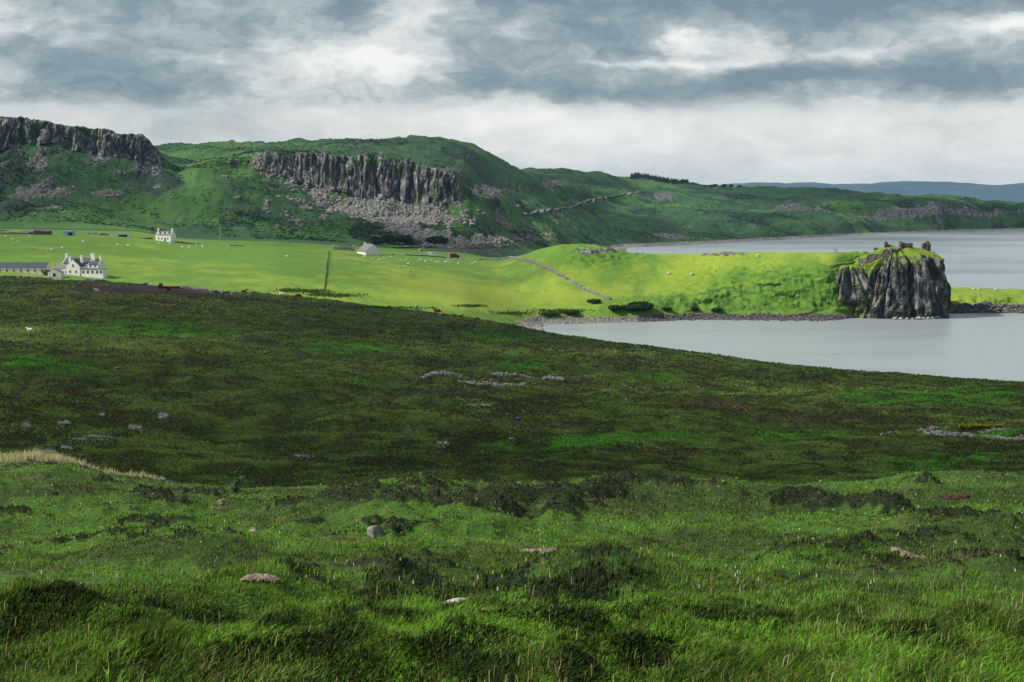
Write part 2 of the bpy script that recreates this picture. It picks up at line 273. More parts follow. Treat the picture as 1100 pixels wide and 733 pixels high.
# hills (16..)
q = sub(16.2, 40); x, y, yp, s, z = Xw[q], D[q], YP0[q], S[q], Z0[q]
hl = sstep(z, .5, 8)
ridge = 1-np.abs(fbm(x/70, y/110, 101, 5)*4)
inh = sstep(s, 16.8, 17.3)
cl0 = np.exp(-((s-19)/.3)**2)*.9
dz[q] += hl*inh*(fbm(x/120, y/120, 102, 4)*12*sstep(s, 17.3, 17.9)*(1-.75*sstep(s, 20.2, 20.9)*(s < 23.2))*(1-.8*np.exp(-((s-19)/.35)**2)*(P[q] < 510))+np.clip(ridge, -1, 1)*4.5+fbm(x/30, y/30, 109, 4)*10*(1-cl0)+fbm(x/16, y/16, 103, 3)*2.4)
cl_m = (1-sstep(P[q], 174, 186))*1.0+sstep(P[q], 258, 300)*(1-sstep(P[q], 497, 503))
base_f = sstep(s, 17.85+.25*fbm(x/14, x*0, 104, 3)+.15*(1-sstep(P[q], 60, 100)), 18.12+.3*fbm(x/9, x*0, 105, 3))
top_f = 1-sstep(s, 18.93, 18.99)
cliff = cl_m*base_f*top_f
u = x/2.3+fbm(x/11, z/30, 106, 3)*4.5
col = cells(u, 3)-.5; colb = cells(x/12+fbm(x/25, z/40, 107, 2)*2.5, 5)-.5; blk = vnoise(np.floor(u), z/6+np.floor(u)*3.3, 120)-.5
dy[q] += cliff*(-(col*3.8)-colb*7.5-blk*3.2+fbm(x/28, z/60, 122, 3)*16+fbm(x/2, z/5, 108, 3)*2.2)
dz[q] += cl_m*np.exp(-((s-18.97)/.06)**2)*(colb*1.6+col*1.0)
rock[q] = np.clip(cliff*(1-sstep(fbm(x/6, z/5, 121, 4)+.18*(s-18.5), .13, .24)*.9), 0, 1)
# scree below the middle cliff
scr = sstep(P[q]+fbm(x/30, y/30, 110, 3)*60, 255, 300)*(1-sstep(P[q], 545, 585))*sstep(s, 17.0+.75*sstep(340-P[q], 0, 130)+.15, 17.5+.5*sstep(330-P[q], 0, 110))*(1-base_f*cl_m)*(s < 18.9)
scr = np.clip(scr, 0, 1)
line = np.exp(-(((P[q]-470)+(yp-262)*(-2.0))/14)**2)*0
sc_n = fbm(x/22, y/30, 111, 5)
diag = np.exp(-(((yp-172)-(P[q]-262)*.43)/(7+.05*(P[q]-260)))**2)*sstep(P[q], 256, 290)*(1-sstep(P[q], 520, 560))
und = np.exp(-((yp-(228+.10*(P[q]-440)))/9)**2)*sstep(P[q], 380, 420)*(1-sstep(P[q], 540, 580))
foot = np.exp(-((P[q]-545)/38)**2-((yp-262)/8)**2)
sc_f = fbm(x/6, y/14, 119, 4)
scree = np.clip(sstep((diag+und*.9+foot)*.62+sc_n*1.1+sc_f*1.1, .30, .60), 0, 1)*(s < 19)*(1-cliff)
left_s = (1-sstep(P[q], 175, 200))*np.clip(np.exp(-((yp-214)/8)**2)*.5, 0, 1)
scree = np.maximum(scree, sstep(left_s+sc_n*1.3+fbm(x/5, y/8, 112, 3)*.5, .55, .85)*(1-cliff)*(s < 18.4))
bands = [(48, 186, 16, 9, 1.0), (12, 192, 8, 6, .8), (100, 184, 10, 6, .7), (485, 186, 30, 3.5, .8), (530, 207, 35, 6, .9), (330, 163, 0.1, 1, 0), (590, 200, 18, 5, .9), (715, 214, 20, 5, .8), (760, 215, 25, 4, .5), (840, 224, 22, 6, .8), (945, 232, 60, 6, 1.0), (990, 226, 40, 7, .8), (1050, 232, 60, 5, .7), (870, 226, 30, 4, .6), (725, 254, 50, 5, .7), (55, 208, 22, 8, .55), (160, 205, 40, 6, .35), (500, 240, 40, 6, .5), (455, 252, 60, 6, .4), (262, 182, 24, 5, .7), (180, 205, 30, 5, .4), (860, 208, 40, 3, .4), (520, 215, 40, 5, .6)]
bf = sum(k[4]*np.exp(-((P[q]-k[0])/k[2])**2-((yp-k[1])/k[3])**2) for k in bands)
crag = sstep(bf+fbm(x/14, z/9, 113, 4)*1.1+fbm(x/3, z/12, 114, 2)*.4, .5, .75)*(1-cliff)
dy[q] += crag*(cells(x/4, 8)-.5)*8
rock[q] = np.maximum(rock[q], crag*.9)
dz[q] += scree*(fbm(x/2.2, y/2.2, 115, 2)*2.6)
scr_a = np.zeros_like(heath); scr_a[q] = scree
lush[q] = np.clip(sstep(fbm(x/80, y/80, 116, 5)+.3*np.exp(-((P[q]-215)/60)**2-((yp-200)/30)**2), -.12, .3)+.9*(1-sstep(s, 16.9, 17.2))*(P[q] < 165), 0, 1)
heath[q] = sstep(fbm(x/45, y/70, 117, 6)*1.2+.25*np.exp(-((P[q]-450)/90)**2-((yp-250)/12)**2), .0, .24)*(s > 17)
# small ledges so the hills do not look melted
dz[q] += hl*inh*(1-cliff)*(s < 23.5)*fbm(x/4.5, y/7, 118, 2)*1.0
shb = (1-sstep(z, 1.2, 3.0))*(P[q] > 640)
bare[q] = np.maximum(bare[q], shb)
Zf = Z0+dz; Yf = D+dy
XYZ = np.stack([Xw, Yf, Zf], -1).astype(np.float32)
YPF = HY+(H-Zf)/Yf*F; PPF = CX+Xw/Yf*F
def ground_at(px, py):
    """first point of the land seen along the ray through this picture position"""
    c = int(np.argmin(np.abs(PX-px))); v = YPF[5:, c]; run = np.minimum.accumulate(v)
    k = int(np.argmax(run <= py))+5
    a, b = YPF[k-1, c], YPF[k, c]; f = 0 if a == b else min(1, max(0, (a-py)/(a-b)))
    p = XYZ[k-1, c]*(1-f)+XYZ[k, c]*f
    return Vector((float(p[0]), float(p[1]), float(p[2])))
def height_at(x, y):
    px = CX+x/y*F; c = int(np.clip(np.searchsorted(PX, px), 1, NC-1)); return float(np.interp(y, D[:, c], Zf[:, c]))

# ------------------------------------------------------------------ object helpers
def tag(o, label=None, cat=None, group=None, kind=None):
    if label: o['label'] = label
    if cat: o['category'] = cat
    if group: o['group'] = group
    if kind: o['kind'] = kind
    return o
def mesh_np(name, co, faces, mat, attrs=None, smooth=True, cols=None):
    me = bpy.data.meshes.new(name); co = np.ascontiguousarray(co, dtype=np.float32); faces = np.ascontiguousarray(faces, dtype=np.int32)
    nv, nf, k = len(co), len(faces), faces.shape[1]
    me.vertices.add(nv); me.vertices.foreach_set('co', co.ravel())
    me.loops.add(nf*k); me.loops.foreach_set('vertex_index', faces.ravel())
    me.polygons.add(nf); me.polygons.foreach_set('loop_start', np.arange(0, nf*k, k, dtype=np.int32))
    me.polygons.foreach_set('use_smooth', np.full(nf, smooth, dtype=bool))
    me.update(calc_edges=True)
    for a, v in (attrs or {}).items():
        at = me.attributes.new(a, 'FLOAT', 'POINT'); at.data.foreach_set('value', np.ascontiguousarray(v, dtype=np.float32).ravel())
    if cols is not None:
        at = me.attributes.new('tint', 'FLOAT_COLOR', 'POINT'); at.data.foreach_set('color', np.ascontiguousarray(cols, dtype=np.float32).ravel())
    me.materials.append(mat)
    o = bpy.data.objects.new(name, me); COL.objects.link(o); return o
def new_mat(name):
    m = bpy.data.materials.new(name); m.use_nodes = True; n = NT(m.node_tree); n.n.clear()
    out = n.node('ShaderNodeOutputMaterial'); b = n.node('ShaderNodeBsdfPrincipled'); n.l.new(b.outputs[0], out.inputs[0])
    b.inputs['Roughness'].default_value = .9; b.inputs['Specular IOR Level'].default_value = .15
    return m, n, b, out
def bump(n, b, hgt, strength, dist):
    bp = n.node('ShaderNodeBump'); bp.inputs['Strength'].default_value = strength; bp.inputs['Distance'].default_value = dist
    n.put(bp.inputs['Height'], hgt); n.l.new(bp.outputs[0], b.inputs['Normal'])
def rock_colour(n, pos, light=(.37, .37, .36), dark=(.034, .037, .040)):
    v = n.scalev(pos, (1, 1, .16)); a = n.noise(v, .42, 6, .65); c = n.noise(pos, 1.7, 5, .6)
    k = n.mix(n.ss(a, .42, .72), dark, light)
    return n.mix(n.ss(c, .52, .72, 0, .45), k, (.36, .35, .33)), a
def ground_material(name, green, green2, heather, brownc, fscale, bdist, ext):
    m, n, b, out = new_mat(name); pos = n.node('ShaderNodeNewGeometry').outputs['Position']
    n1 = n.noise(pos, fscale, 6, .62); n2 = n.noise(n.scalev(pos, (1, .5, 1)), fscale*.22, 5, .6); n3 = n.noise(pos, fscale*4, 3, .6)
    g = n.mix(n.ss(n.m('ADD', n.attr('lush'), n.m('MULTIPLY', n.m('SUBTRACT', n2, .5), .9)), .2, .85), green2, green)
    g = n.mix(n.ss(n1, .3, .75, .0, .55), g, n.scalev(g, (.45, .5, .5)))
    hfac = n.ss(n.m('ADD', n.attr('heath'), n.m('MULTIPLY', n.m('SUBTRACT', n1, .5), 1.1)), .35, .7)
    g = n.mix(hfac, g, n.mix(n.ss(n3, .35, .65), heather, n.scalev(heather_v(n, heather), (2.0, 2.1, 1.9))))
    g = n.mix(n.m('MULTIPLY', n.attr('brown'), n.ss(n1, .35, .6)), g, brownc)
    g = n.mix(n.attr('peat'), g, (.035, .02, .018))
    rc, ra = rock_colour(n, pos)
    bfac = n.ss(n.m('ADD', n.attr('bare'), n.m('MULTIPLY', n.m('SUBTRACT', n1, .5), .6)), .35, .6)
    g = n.mix(bfac, g, n.mix(n.ss(n1, .35, .65), (.07, .065, .06), (.34, .32, .295)))
    sfac = n.ss(n.m('ADD', n.attr('scree'), n.m('MULTIPLY', n.m('SUBTRACT', n1, .5), .8)), .35, .65)
    g = n.mix(sfac, g, n.mix(n.ss(n3, .40, .66), (.04, .05, .035), (.215, .205, .19)))
    rf = n.ss(n.m('ADD', n.attr('rock'), n.m('MULTIPLY', n.m('SUBTRACT', n1, .5), .5)), .3, .6)
    g = n.mix(rf, g, rc)
    n.put(b.inputs['Base Color'], g)
    bump(n, b, n.m('ADD', n1, n.m('ADD', n.m('MULTIPLY', n3, .35), n.m('MULTIPLY', n.m('MULTIPLY', ra, rf), 2.0))), .9, bdist)
    return m
def heather_v(n, c):
    r = n.node('ShaderNodeRGB'); r.outputs[0].default_value = (*c, 1); return r.outputs[0]
MG = ground_material('turf', (.050, .110, .014), (.035, .066, .014), (.009, .013, .005), (.065, .050, .028), 3.0, .06, 0)
MM = ground_material('moorland', (.050, .120, .013), (.060, .086, .020), (.022, .027, .012), (.085, .055, .035), 1.1, .30, 0)
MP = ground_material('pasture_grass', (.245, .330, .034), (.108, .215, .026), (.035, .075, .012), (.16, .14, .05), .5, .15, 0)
MH = ground_material('hill_turf', (.070, .158, .040), (.038, .096, .038), (.016, .034, .023), (.07, .06, .03), .30, .8, 0)
ATT = dict(heath=heath, lush=lush, brown=brown, rock=rock, bare=bare, scree=scr_a, peat=peat)
gi = np.arange(NRW*NC).reshape(NRW, NC)
def sheet(name, lo, hi, mat, c0=None, c1=None):
    q = sub(lo, hi); a = gi[q]; n0 = q.start
    sub_ = slice(n0, n0+a.shape[0])
    co = XYZ[sub_].reshape(-1, 3); r, c = a.shape
    idx = np.arange(r*c).reshape(r, c)
    f = np.stack([idx[:-1, :-1], idx[:-1, 1:], idx[1:, 1:], idx[1:, :-1]], -1).reshape(-1, 4)
    o = mesh_np(name, co, f, mat, {k: v[sub_].reshape(-1) for k, v in ATT.items()}); tag(o, kind='structure'); return o
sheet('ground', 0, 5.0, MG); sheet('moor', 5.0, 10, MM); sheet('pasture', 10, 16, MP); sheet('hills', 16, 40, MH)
# the ground carries on under and behind the viewer
xs = np.linspace(-90, 90, 61); ys = np.concatenate([np.linspace(-60, -2, 12), np.linspace(0, 40, 30)]); gx, gy = np.meshgrid(xs, ys)
c_mid = int(np.searchsorted(PX, 550)); gz = np.interp(gy, D[:, c_mid], Z0[:, c_mid])-.35-.5*sstep(gy, 2, 30)
idx = np.arange(gx.size).reshape(gx.shape); f = np.stack([idx[:-1, :-1], idx[:-1, 1:], idx[1:, 1:], idx[1:, :-1]], -1).reshape(-1, 4)
tag(mesh_np('ground', np.stack([gx, gy, gz], -1).reshape(-1, 3), f, MG, {k: np.full(gx.size, .4 if k in ('lush',) else 0) for k in ATT}), kind='structure')

# ------------------------------------------------------------------ sea
m, n, b, out = new_mat('sea_water'); pos = n.node('ShaderNodeNewGeometry').outputs['Position']
n.put(b.inputs['Base Color'], (.24, .28, .295)); b.inputs['Roughness'].default_value = .30; b.inputs['Specular IOR Level'].default_value = .5; b.inputs['IOR'].default_value = 1.33
n.put(b.inputs['Roughness'], n.ss(n.noise(n.scalev(pos, (.25, 1, 1)), .012, 4, .6), .35, .65, .22, .42))
wv = n.m('ADD', n.noise(n.scalev(pos, (.6, 1, 1)), .35, 4, .6), n.m('MULTIPLY', n.noise(n.scalev(pos, (.25, 1, 1)), .05, 3, .5), 1.5))
bump(n, b, wv, .22, .07)
MSEA = m
g = 11500; bm = bmesh.new()
vs = [bm.verts.new(v) for v in ((-g, 250, 0), (g, 250, 0), (g, g, 0), (-g, g, 0))]; bm.faces.new(vs)
me = bpy.data.meshes.new('sea'); bm.to_mesh(me); bm.free(); me.materials.append(MSEA); o = bpy.data.objects.new('sea', me); COL.objects.link(o); tag(o, kind='structure')
# far blue hills
def far_range(name, D0, pts, depth):
    px = np.arange(pts[0][0], pts[-1][0]+1, 3.0); yy = np.interp(px, [p[0] for p in pts], [p[1] for p in pts]); yy = smooth_1(yy)
    top = H+D0*(HY-yy)/F+fbm(px/30, px*0, 130, 4)*8
    rows = 26; co = []
    for r in range(rows):
        k = r/(rows-1); prof = math.sin(k*math.pi)**.8
        Dd = D0+depth*(k-.5); xx = (px-CX)/F*D0
        zr = np.maximum(top*prof+fbm(xx/500, Dd/500*np.ones_like(xx), 131, 5)*60*prof, -5) if 0 < k < 1 else -6*np.ones_like(xx)
        if r == rows//2: zr = top
        co.append(np.stack([xx, Dd*np.ones_like(xx), zr], -1))
    co = np.array(co); r, c = co.shape[:2]; idx = np.arange(r*c).reshape(r, c)
    f = np.stack([idx[:-1, :-1], idx[:-1, 1:], idx[1:, 1:], idx[1:, :-1]], -1).reshape(-1, 4)
    m, n, b, out = new_mat('far_moor_haze_tint'); pos = n.node('ShaderNodeNewGeometry').outputs['Position']
    n.put(b.inputs['Base Color'], n.mix(n.ss(n.noise(pos, .004, 5), .4, .6), (.045, .090, .130), (.065, .110, .145)))  # blue of the distance haze is put into this base colour
    tag(mesh_np(name, co.reshape(-1, 3), f, m), kind='structure')
def smooth_1(a): return np.convolve(np.pad(a, 3, mode='edge'), np.ones(7)/7, 'valid')
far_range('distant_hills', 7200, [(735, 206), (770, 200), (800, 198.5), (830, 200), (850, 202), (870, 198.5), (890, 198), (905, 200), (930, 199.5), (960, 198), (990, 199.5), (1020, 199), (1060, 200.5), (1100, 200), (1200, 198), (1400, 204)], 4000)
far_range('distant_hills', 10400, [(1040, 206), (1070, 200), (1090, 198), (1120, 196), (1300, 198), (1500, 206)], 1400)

# ------------------------------------------------------------------ haze
HZ = 11800
bm = bmesh.new(); bmesh.ops.create_cube(bm, size=1)
me = bpy.data.meshes.new('haze'); bm.to_mesh(me); bm.free(); haze = bpy.data.objects.new('haze', me); COL.objects.link(haze)
haze.scale = (HZ*2, HZ+300, 213); haze.location = (0, (HZ-300)/2, 93)
hm = bpy.data.materials.new('air'); hm.use_nodes = True; n = NT(hm.node_tree); n.n.clear(); ho = n.node('ShaderNodeOutputMaterial')
vp = n.node('ShaderNodeVolumePrincipled'); vp.inputs['Density'].default_value = .00004; vp.inputs['Color'].default_value = (.46, .72, 1.0, 1); vp.inputs['Anisotropy'].default_value = .2
n.l.new(vp.outputs[0], ho.inputs['Volume']); me.materials.append(hm); tag(haze, kind='stuff')

# ------------------------------------------------------------------ unseen clouds added overhead to shade the moor, hills and upper field
m, n, b, out = new_mat('cloud'); pos = n.node('ShaderNodeNewGeometry').outputs['Position']; CLN = (m, n, out)
tr = n.node('ShaderNodeBsdfTransparent'); tl = n.node('ShaderNodeBsdfTranslucent'); tl.inputs[0].default_value = (.8, .83, .88, 1)
thin = n.attr('thin'); cn = n.noise(pos, .007, 5, .6)
fac = n.ss(n.m('ADD', thin, n.m('MULTIPLY', n.m('SUBTRACT', cn, .5), .5)), .30, .75, 1.0, 0.0)
ms = n.node('ShaderNodeMixShader'); n.put(ms.inputs[0], fac); n.l.new(tr.outputs[0], ms.inputs[1]); n.l.new(tl.outputs[0], ms.inputs[2]); n.l.new(ms.outputs[0], out.inputs[0])
MCL = m
def cloud(label, pts_density, zc=620, thick=60):
    """an added, unseen lens of cloud over the ground area (x0,x1,y0,y1), slid towards the sun so that its shade falls on that area; density(x,y) -> 0..1 of the ground point"""
    (x0, x1, y0, y1, fn, gz) = pts_density
    nx, ny = 170, 170; gx, gy = np.meshgrid(np.linspace(x0, x1, nx), np.linspace(y0, y1, ny))
    dens = fn(gx, gy); kk = (zc-gz)/sun_dir.z
    ox, oy = sun_dir.x*kk, sun_dir.y*kk
    lump = fbm(gx/90, gy/90, 140, 4)
    co = []; 
    for sgn in (-1, 1):
        co.append(np.stack([gx+ox, gy+oy, zc+sgn*(dens*thick*(.6+lump))+0*gx], -1).reshape(-1, 3))
    idx = np.arange(nx*ny).reshape(ny, nx); f = np.stack([idx[:-1, :-1], idx[:-1, 1:], idx[1:, 1:], idx[1:, :-1]], -1).reshape(-1, 4)
    keep = dens.reshape(-1)[f].max(1) > .02
    f = f[keep]; F2 = np.concatenate([f[:, ::-1], f+nx*ny])
    th = np.concatenate([1-dens.ravel(), 1-dens.ravel()])
    o = mesh_np('cloud', np.concatenate(co), F2, MCL, {'thin': th}); tag(o, kind='structure')
def d_moor(x, y):                       # heavier over the moor, thinner over the near slope
    px = CX+x/np.maximum(y, 1)*F; rl = np.interp(px, PX, Rd)
    far = 1-sstep(y, rl+0, rl+26)
    near = sstep(y, 48, 95)
    v = far*(.10+.38*near)*(1-.35*sstep(fbm(x/90, y/70, 160, 3), .02, .25)*near)
    edge = sstep(x, -560, -420)*(1-sstep(x, 420, 520))*sstep(y, -160, -60)
    return v*edge
cloud('a', (-600, 560, -200, 620, d_moor, 25))
def d_hill(x, y):
    px = CX+x/np.maximum(y, 1)*F; e = np.interp(px, PX, KD[14])
    e = np.where(px > 590, 960, e+25+20*sstep(px, 0, 150))
    v = sstep(y, e-10, e+60)
    fld = .50*(1-sstep(px, 330, 640))*sstep(y, 600-60*0, 760)+.34*(1-sstep(px, 380, 700))*sstep(y, 545, 640)
    thinp = np.clip(.30*np.exp(-((px-215)/110)**2-((y-1150)/200)**2)+fbm(x/260, y/400, 150, 3)*.55, 0, .45)
    v = v*(.46-thinp-.16*sstep(y, 1000, 1100)*(1-sstep(y, 1400, 1600)))
    v = np.maximum(v, np.where(y > 560, np.clip(fld, 0, .34)*(1-np.exp(-((px-95)/90)**2-((y-570)/50)**2))*(1-np.exp(-((px-180)/40)**2-((y-745)/40)**2)), 0))
    return v*sstep(x, -1500, -1200)*(1-sstep(x, 2100, 2500))*(1-sstep(y, 2700, 3100))
cloud('b', (-1600, 2600, 520, 3200, d_hill, 50), zc=700)
# ================================================================== vegetation
def leaf_material(name, trans=.35):
    m, n, b, out = new_mat(name); a = n.node('ShaderNodeAttribute', attribute_name='tint').outputs['Color']
    n.put(b.inputs['Base Color'], a); b.inputs['Roughness'].default_value = .6; b.inputs['Specular IOR Level'].default_value = .08
    t = n.node('ShaderNodeBsdfTranslucent'); n.put(t.inputs[0], n.scalev(a, (1.25, 1.25, .7)))
    ms = n.node('ShaderNodeMixShader'); ms.inputs[0].default_value = trans
    n.l.new(b.outputs[0], ms.inputs[1]); n.l.new(t.outputs[0], ms.inputs[2]); n.l.new(ms.outputs[0], out.inputs[0]); return m
ML = leaf_material('blade')
def pick(lo, hi, n, pxlo=-60, pxhi=1160, gamma=1.0, floor=.02, sides=False):
    """random grid places, spread by how much of the view each row takes"""
    q = sub(lo, hi); r = np.arange(q.start, q.stop-1)
    wgt = np.abs(np.diff(YP0[q][:, NC//2]))**gamma+floor; wgt /= wgt.sum()
    rr = rng.choice(r, n, p=wgt); c0, c1 = np.searchsorted(PX, pxlo), np.searchsorted(PX, pxhi)
    pxx = rng.uniform(PX[c0], PX[c1-1], n)
    if sides: pxx = np.where(rng.random(n) < .5, rng.uniform(-800, pxlo, n), rng.uniform(pxhi, 1900, n))
    cc = np.clip(np.searchsorted(PX, pxx, side='right')-1, 0, NC-2); fr = rng.random(n)[:, None]; fc = ((pxx-PX[cc])/(PX[cc+1]-PX[cc]))[:, None]
    p = (XYZ[rr, cc]*(1-fc)+XYZ[rr, cc+1]*fc)*(1-fr)+(XYZ[rr+1, cc]*(1-fc)+XYZ[rr+1, cc+1]*fc)*fr
    return p, rr, cc
def blades(name, base, hgt, wid, lean, azm, tint, label=None, bend=.5, tipw=0.0, tiptint=None):
    n = len(base); d = np.stack([np.cos(azm), np.sin(azm), 0*azm], -1); fa = rng.random(n)*math.pi*2
    sdir = np.stack([np.cos(fa), np.sin(fa), 0*fa], -1); up = np.array([0, 0, 1.0])
    hgt = hgt[:, None]; wid = wid[:, None]; lean = lean[:, None]
    b = base-up*.02
    mid_ = base+up*hgt*.55+d*hgt*lean*bend*.55; tip = base+up*hgt*(1-.3*lean)+d*hgt*lean
    co = np.stack([b-sdir*wid*.5, b+sdir*wid*.5, mid_-sdir*wid*.42, mid_+sdir*wid*.42, tip], 1).reshape(-1, 3)
    k = np.arange(n)[:, None]*5; f = np.concatenate([k+np.array([[0, 1, 3]]), k+np.array([[0, 3, 2]]), k+np.array([[2, 3, 4]])])
    tt = np.repeat(tint[:, None], 5, 1)
    if tiptint is not None: tt[:, 2:] = tiptint[:, None]
    cols = np.concatenate([tt.reshape(-1, 3), np.ones((n*5, 1))], 1)
    o = mesh_np(name, co, f, ML, cols=cols, smooth=False); tag(o, kind='stuff'); return o
def lerp3(a, b, t): return np.array(a)[None]*(1-t[:, None])+np.array(b)[None]*t[:, None]
# short turf
N = 520000; p, rr, cc = pick(.75, 5.25, N, gamma=1.0); N2 = 260000; p2, r2_, c2_ = pick(.75, 4.2, N2, sides=True); p = np.concatenate([p, p2]); rr = np.concatenate([rr, r2_]); cc = np.concatenate([cc, c2_]); N += N2
hh = heath[rr, cc]; lu = lush[rr, cc]; br = brown[rr, cc]; Dd = p[:, 1]
ish = rng.random(N) < hh*.9
pn = fbm(p[:, 0]/1.2, p[:, 1]/1.2, 301, 3)+.5; pl = fbm(p[:, 0]/.5, p[:, 1]/.5, 302, 2)+.5
tall = sstep(pn, .45, .75)
gh = (.018+.028*rng.random(N)+.07*tall*rng.random(N)**2)*(1+.35*sstep(Dd, 20, 45)); hhh = .012+.055*rng.random(N)*(.4+pl)
ht = np.where(ish, hhh, gh); wd = np.maximum(.0035, .00042*Dd)*(1+rng.random(N)*.8)*np.where(ish, 1.7, 1)
t = np.clip(lu*.75+rng.random(N)*.55-.1, 0, 1)
gcol = lerp3((.050, .085, .014), (.108, .225, .022), t); gcol = gcol*(.35+1.5*rng.random(N)**1.6)[:, None]*(.65+.8*sstep(fbm(p[:, 0]/.25, p[:, 1]/.35, 304, 2), -.2, .25))[:, None]
yel = rng.random(N) < (.09+.25*br); gcol[yel] = np.array([.24, .23, .09])*(.5+.8*rng.random(yel.sum()))[:, None]
hc = lerp3((.006, .011, .004), (.026, .033, .010), rng.random(N)**2); gn = rng.random(N) < .34; hc[gn] = np.array([.035, .075, .014])
tint = np.where(ish[:, None], hc, gcol)
blades('grass', p, ht, wd, .35+.5*rng.random(N), rng.normal(.15, 1.1, N), tint)
# long bent grass with pale seed heads
N = 5500; p, rr, cc = pick(.8, 4.9, N, gamma=1.0); keep = (fbm(p[:, 0]/1.8, p[:, 1]/1.8, 303, 3)+.5+.2*sstep(CX*0+HY+(H-p[:, 2])/p[:, 1]*F, 600, 700)) > .50+.12*rng.random(N)
p = p[keep]; N = len(p); Dd = p[:, 1]
ht = .05+.14*rng.random(N)**1.5; wd = np.maximum(.0018, .00036*Dd); az_ = rng.normal(.2, 1.3, N); lean = .15+.8*rng.random(N)
blades('grass', p, ht, wd, lean, az_, lerp3((.09, .13, .03), (.22, .22, .09), rng.random(N)), bend=.3)
tip = p+np.array([0, 0, 1.])*(ht*(1-.3*lean))[:, None]+np.stack([np.cos(az_), np.sin(az_), 0*az_], -1)*(ht*lean)[:, None]
sel = rng.random(N) < .40; tp = tip[sel]; n_ = len(tp)
blades('grass_seed_heads', tp-np.array([0, 0, .012]), .022+.025*rng.random(n_), np.maximum(.004, .0006*tp[:, 1])*(.7+.6*rng.random(n_)), .25+.5*rng.random(n_), az_[sel]+rng.normal(0, .3, n_), lerp3((.22, .20, .10), (.46, .42, .24), rng.random(n_)))
# little flowers
N = 380; p, rr, cc = pick(1.2, 4.95, N); p[:, 2] += .09+.04*rng.random(N); wh = rng.random(N) < .7
blades('wild_flowers', p, np.maximum(.006, .0006*p[:, 1]), np.maximum(.008, .0008*p[:, 1]), rng.random(N)*.5, rng.random(N)*6, np.where(wh[:, None], np.array([[.6, .6, .55]]), np.array([[.65, .48, .02]])))
# dry pale grass in the hollow behind the slope
def strip(x0, x1, n):
    px = rng.uniform(x0, x1, n); t_ = (px-x0)/(x1-x0); Dd = 46+rng.random(n)*7*(1-t_*.7); co = []
    for a, b_ in zip(px, Dd): co.append((b_*(a-CX)/F, b_, height_at(b_*(a-CX)/F, b_)))
    return np.array(co), t_
p, t_ = strip(-60, 172, 9000); n_ = len(p)
blades('dry_grass', p, (.2+.38*rng.random(n_))*(1-.45*t_), np.full(n_, .03), .1+.25*rng.random(n_), rng.normal(0, 1, n_), lerp3((.30, .28, .18), (.50, .48, .36), rng.random(n_)), bend=.4)
# moor tussocks
N = 430000; p, rr, cc = pick(5.9, 9.95, N, floor=.03)
hh = heath[rr, cc]; lu = lush[rr, cc]; br = np.maximum(brown[rr, cc], 0); ba = bare[rr, cc]+peat[rr, cc]
keep = rng.random(N) > ba*1.0; p, rr, cc, hh, lu, br = p[keep], rr[keep], cc[keep], hh[keep], lu[keep], br[keep]; N = len(p); Dd = p[:, 1]
cl = fbm(p[:, 0]/2.5, p[:, 1]/3.5, 311, 3)+.5
ish = rng.random(N) < hh*.55+.5*sstep(fbm(p[:, 0]/3.0, p[:, 1]/4.0, 312, 3), .02, -.16)*.8
ht = (.10+.0008*Dd)*(.4+1.0*rng.random(N))*(.55+cl*.9)*np.where(ish, .9, .8); wd = (.04+.0011*Dd)*(.6+.8*rng.random(N))
gc = lerp3((.128, .188, .046), (.090, .265, .030), np.clip(lu*1.0+.2*rng.random(N), 0, 1))*(.6+.7*rng.random(N))[:, None]
shd = (.55+1.1*sstep(fbm(p[:, 0]/3.0, p[:, 1]/4.0, 312, 3)+.5*fbm(p[:, 0]/12, p[:, 1]/12, 313, 3), -.22, .28)); gc = gc*(.25+.8*shd)[:, None]
gc = np.where((rng.random(N) < br*.6)[:, None], np.array([[.12, .085, .045]])*(.5+rng.random(N))[:, None], gc)
dry = rng.random(N) < .035; gc[dry] = np.array([.22, .21, .12])*(.5+.6*rng.random(dry.sum()))[:, None]
hc = lerp3((.026, .032, .013), (.120, .122, .050), rng.random(N)**1.2)
blades('moor_grass', p, ht, wd, .4+.8*rng.random(N), rng.random(N)*6.28, np.where(ish[:, None], hc, gc))
# rough pasture and hill tufts (bracken, rushes)
N = 150000; p, rr, cc = pick(16.9, 23.0, N, gamma=1.0, floor=.1); hh = heath[rr, cc]; lu = lush[rr, cc]; rk = rock[rr, cc]+scr_a[rr, cc]
keep = (rng.random(N) > rk) & (p[:, 2] > 2.5) & (fbm(p[:, 0]/25, p[:, 1]/40, 321, 4)+.5 > .35+.3*rng.random(N)); p, hh, lu = p[keep], hh[keep], lu[keep]; N = len(p)
ht = (.5+1.3*rng.random(N)**2)*(.6+.5*hh); wd = 1.0+1.6*rng.random(N)
gc = lerp3((.020, .046, .020), (.046, .108, .028), np.clip(lu*.8-hh*.5+.35*rng.random(N), 0, 1))*(.6+.7*rng.random(N))[:, None]
blades('bracken', p, ht, wd, .3+.9*rng.random(N), rng.random(N)*6.28, gc)
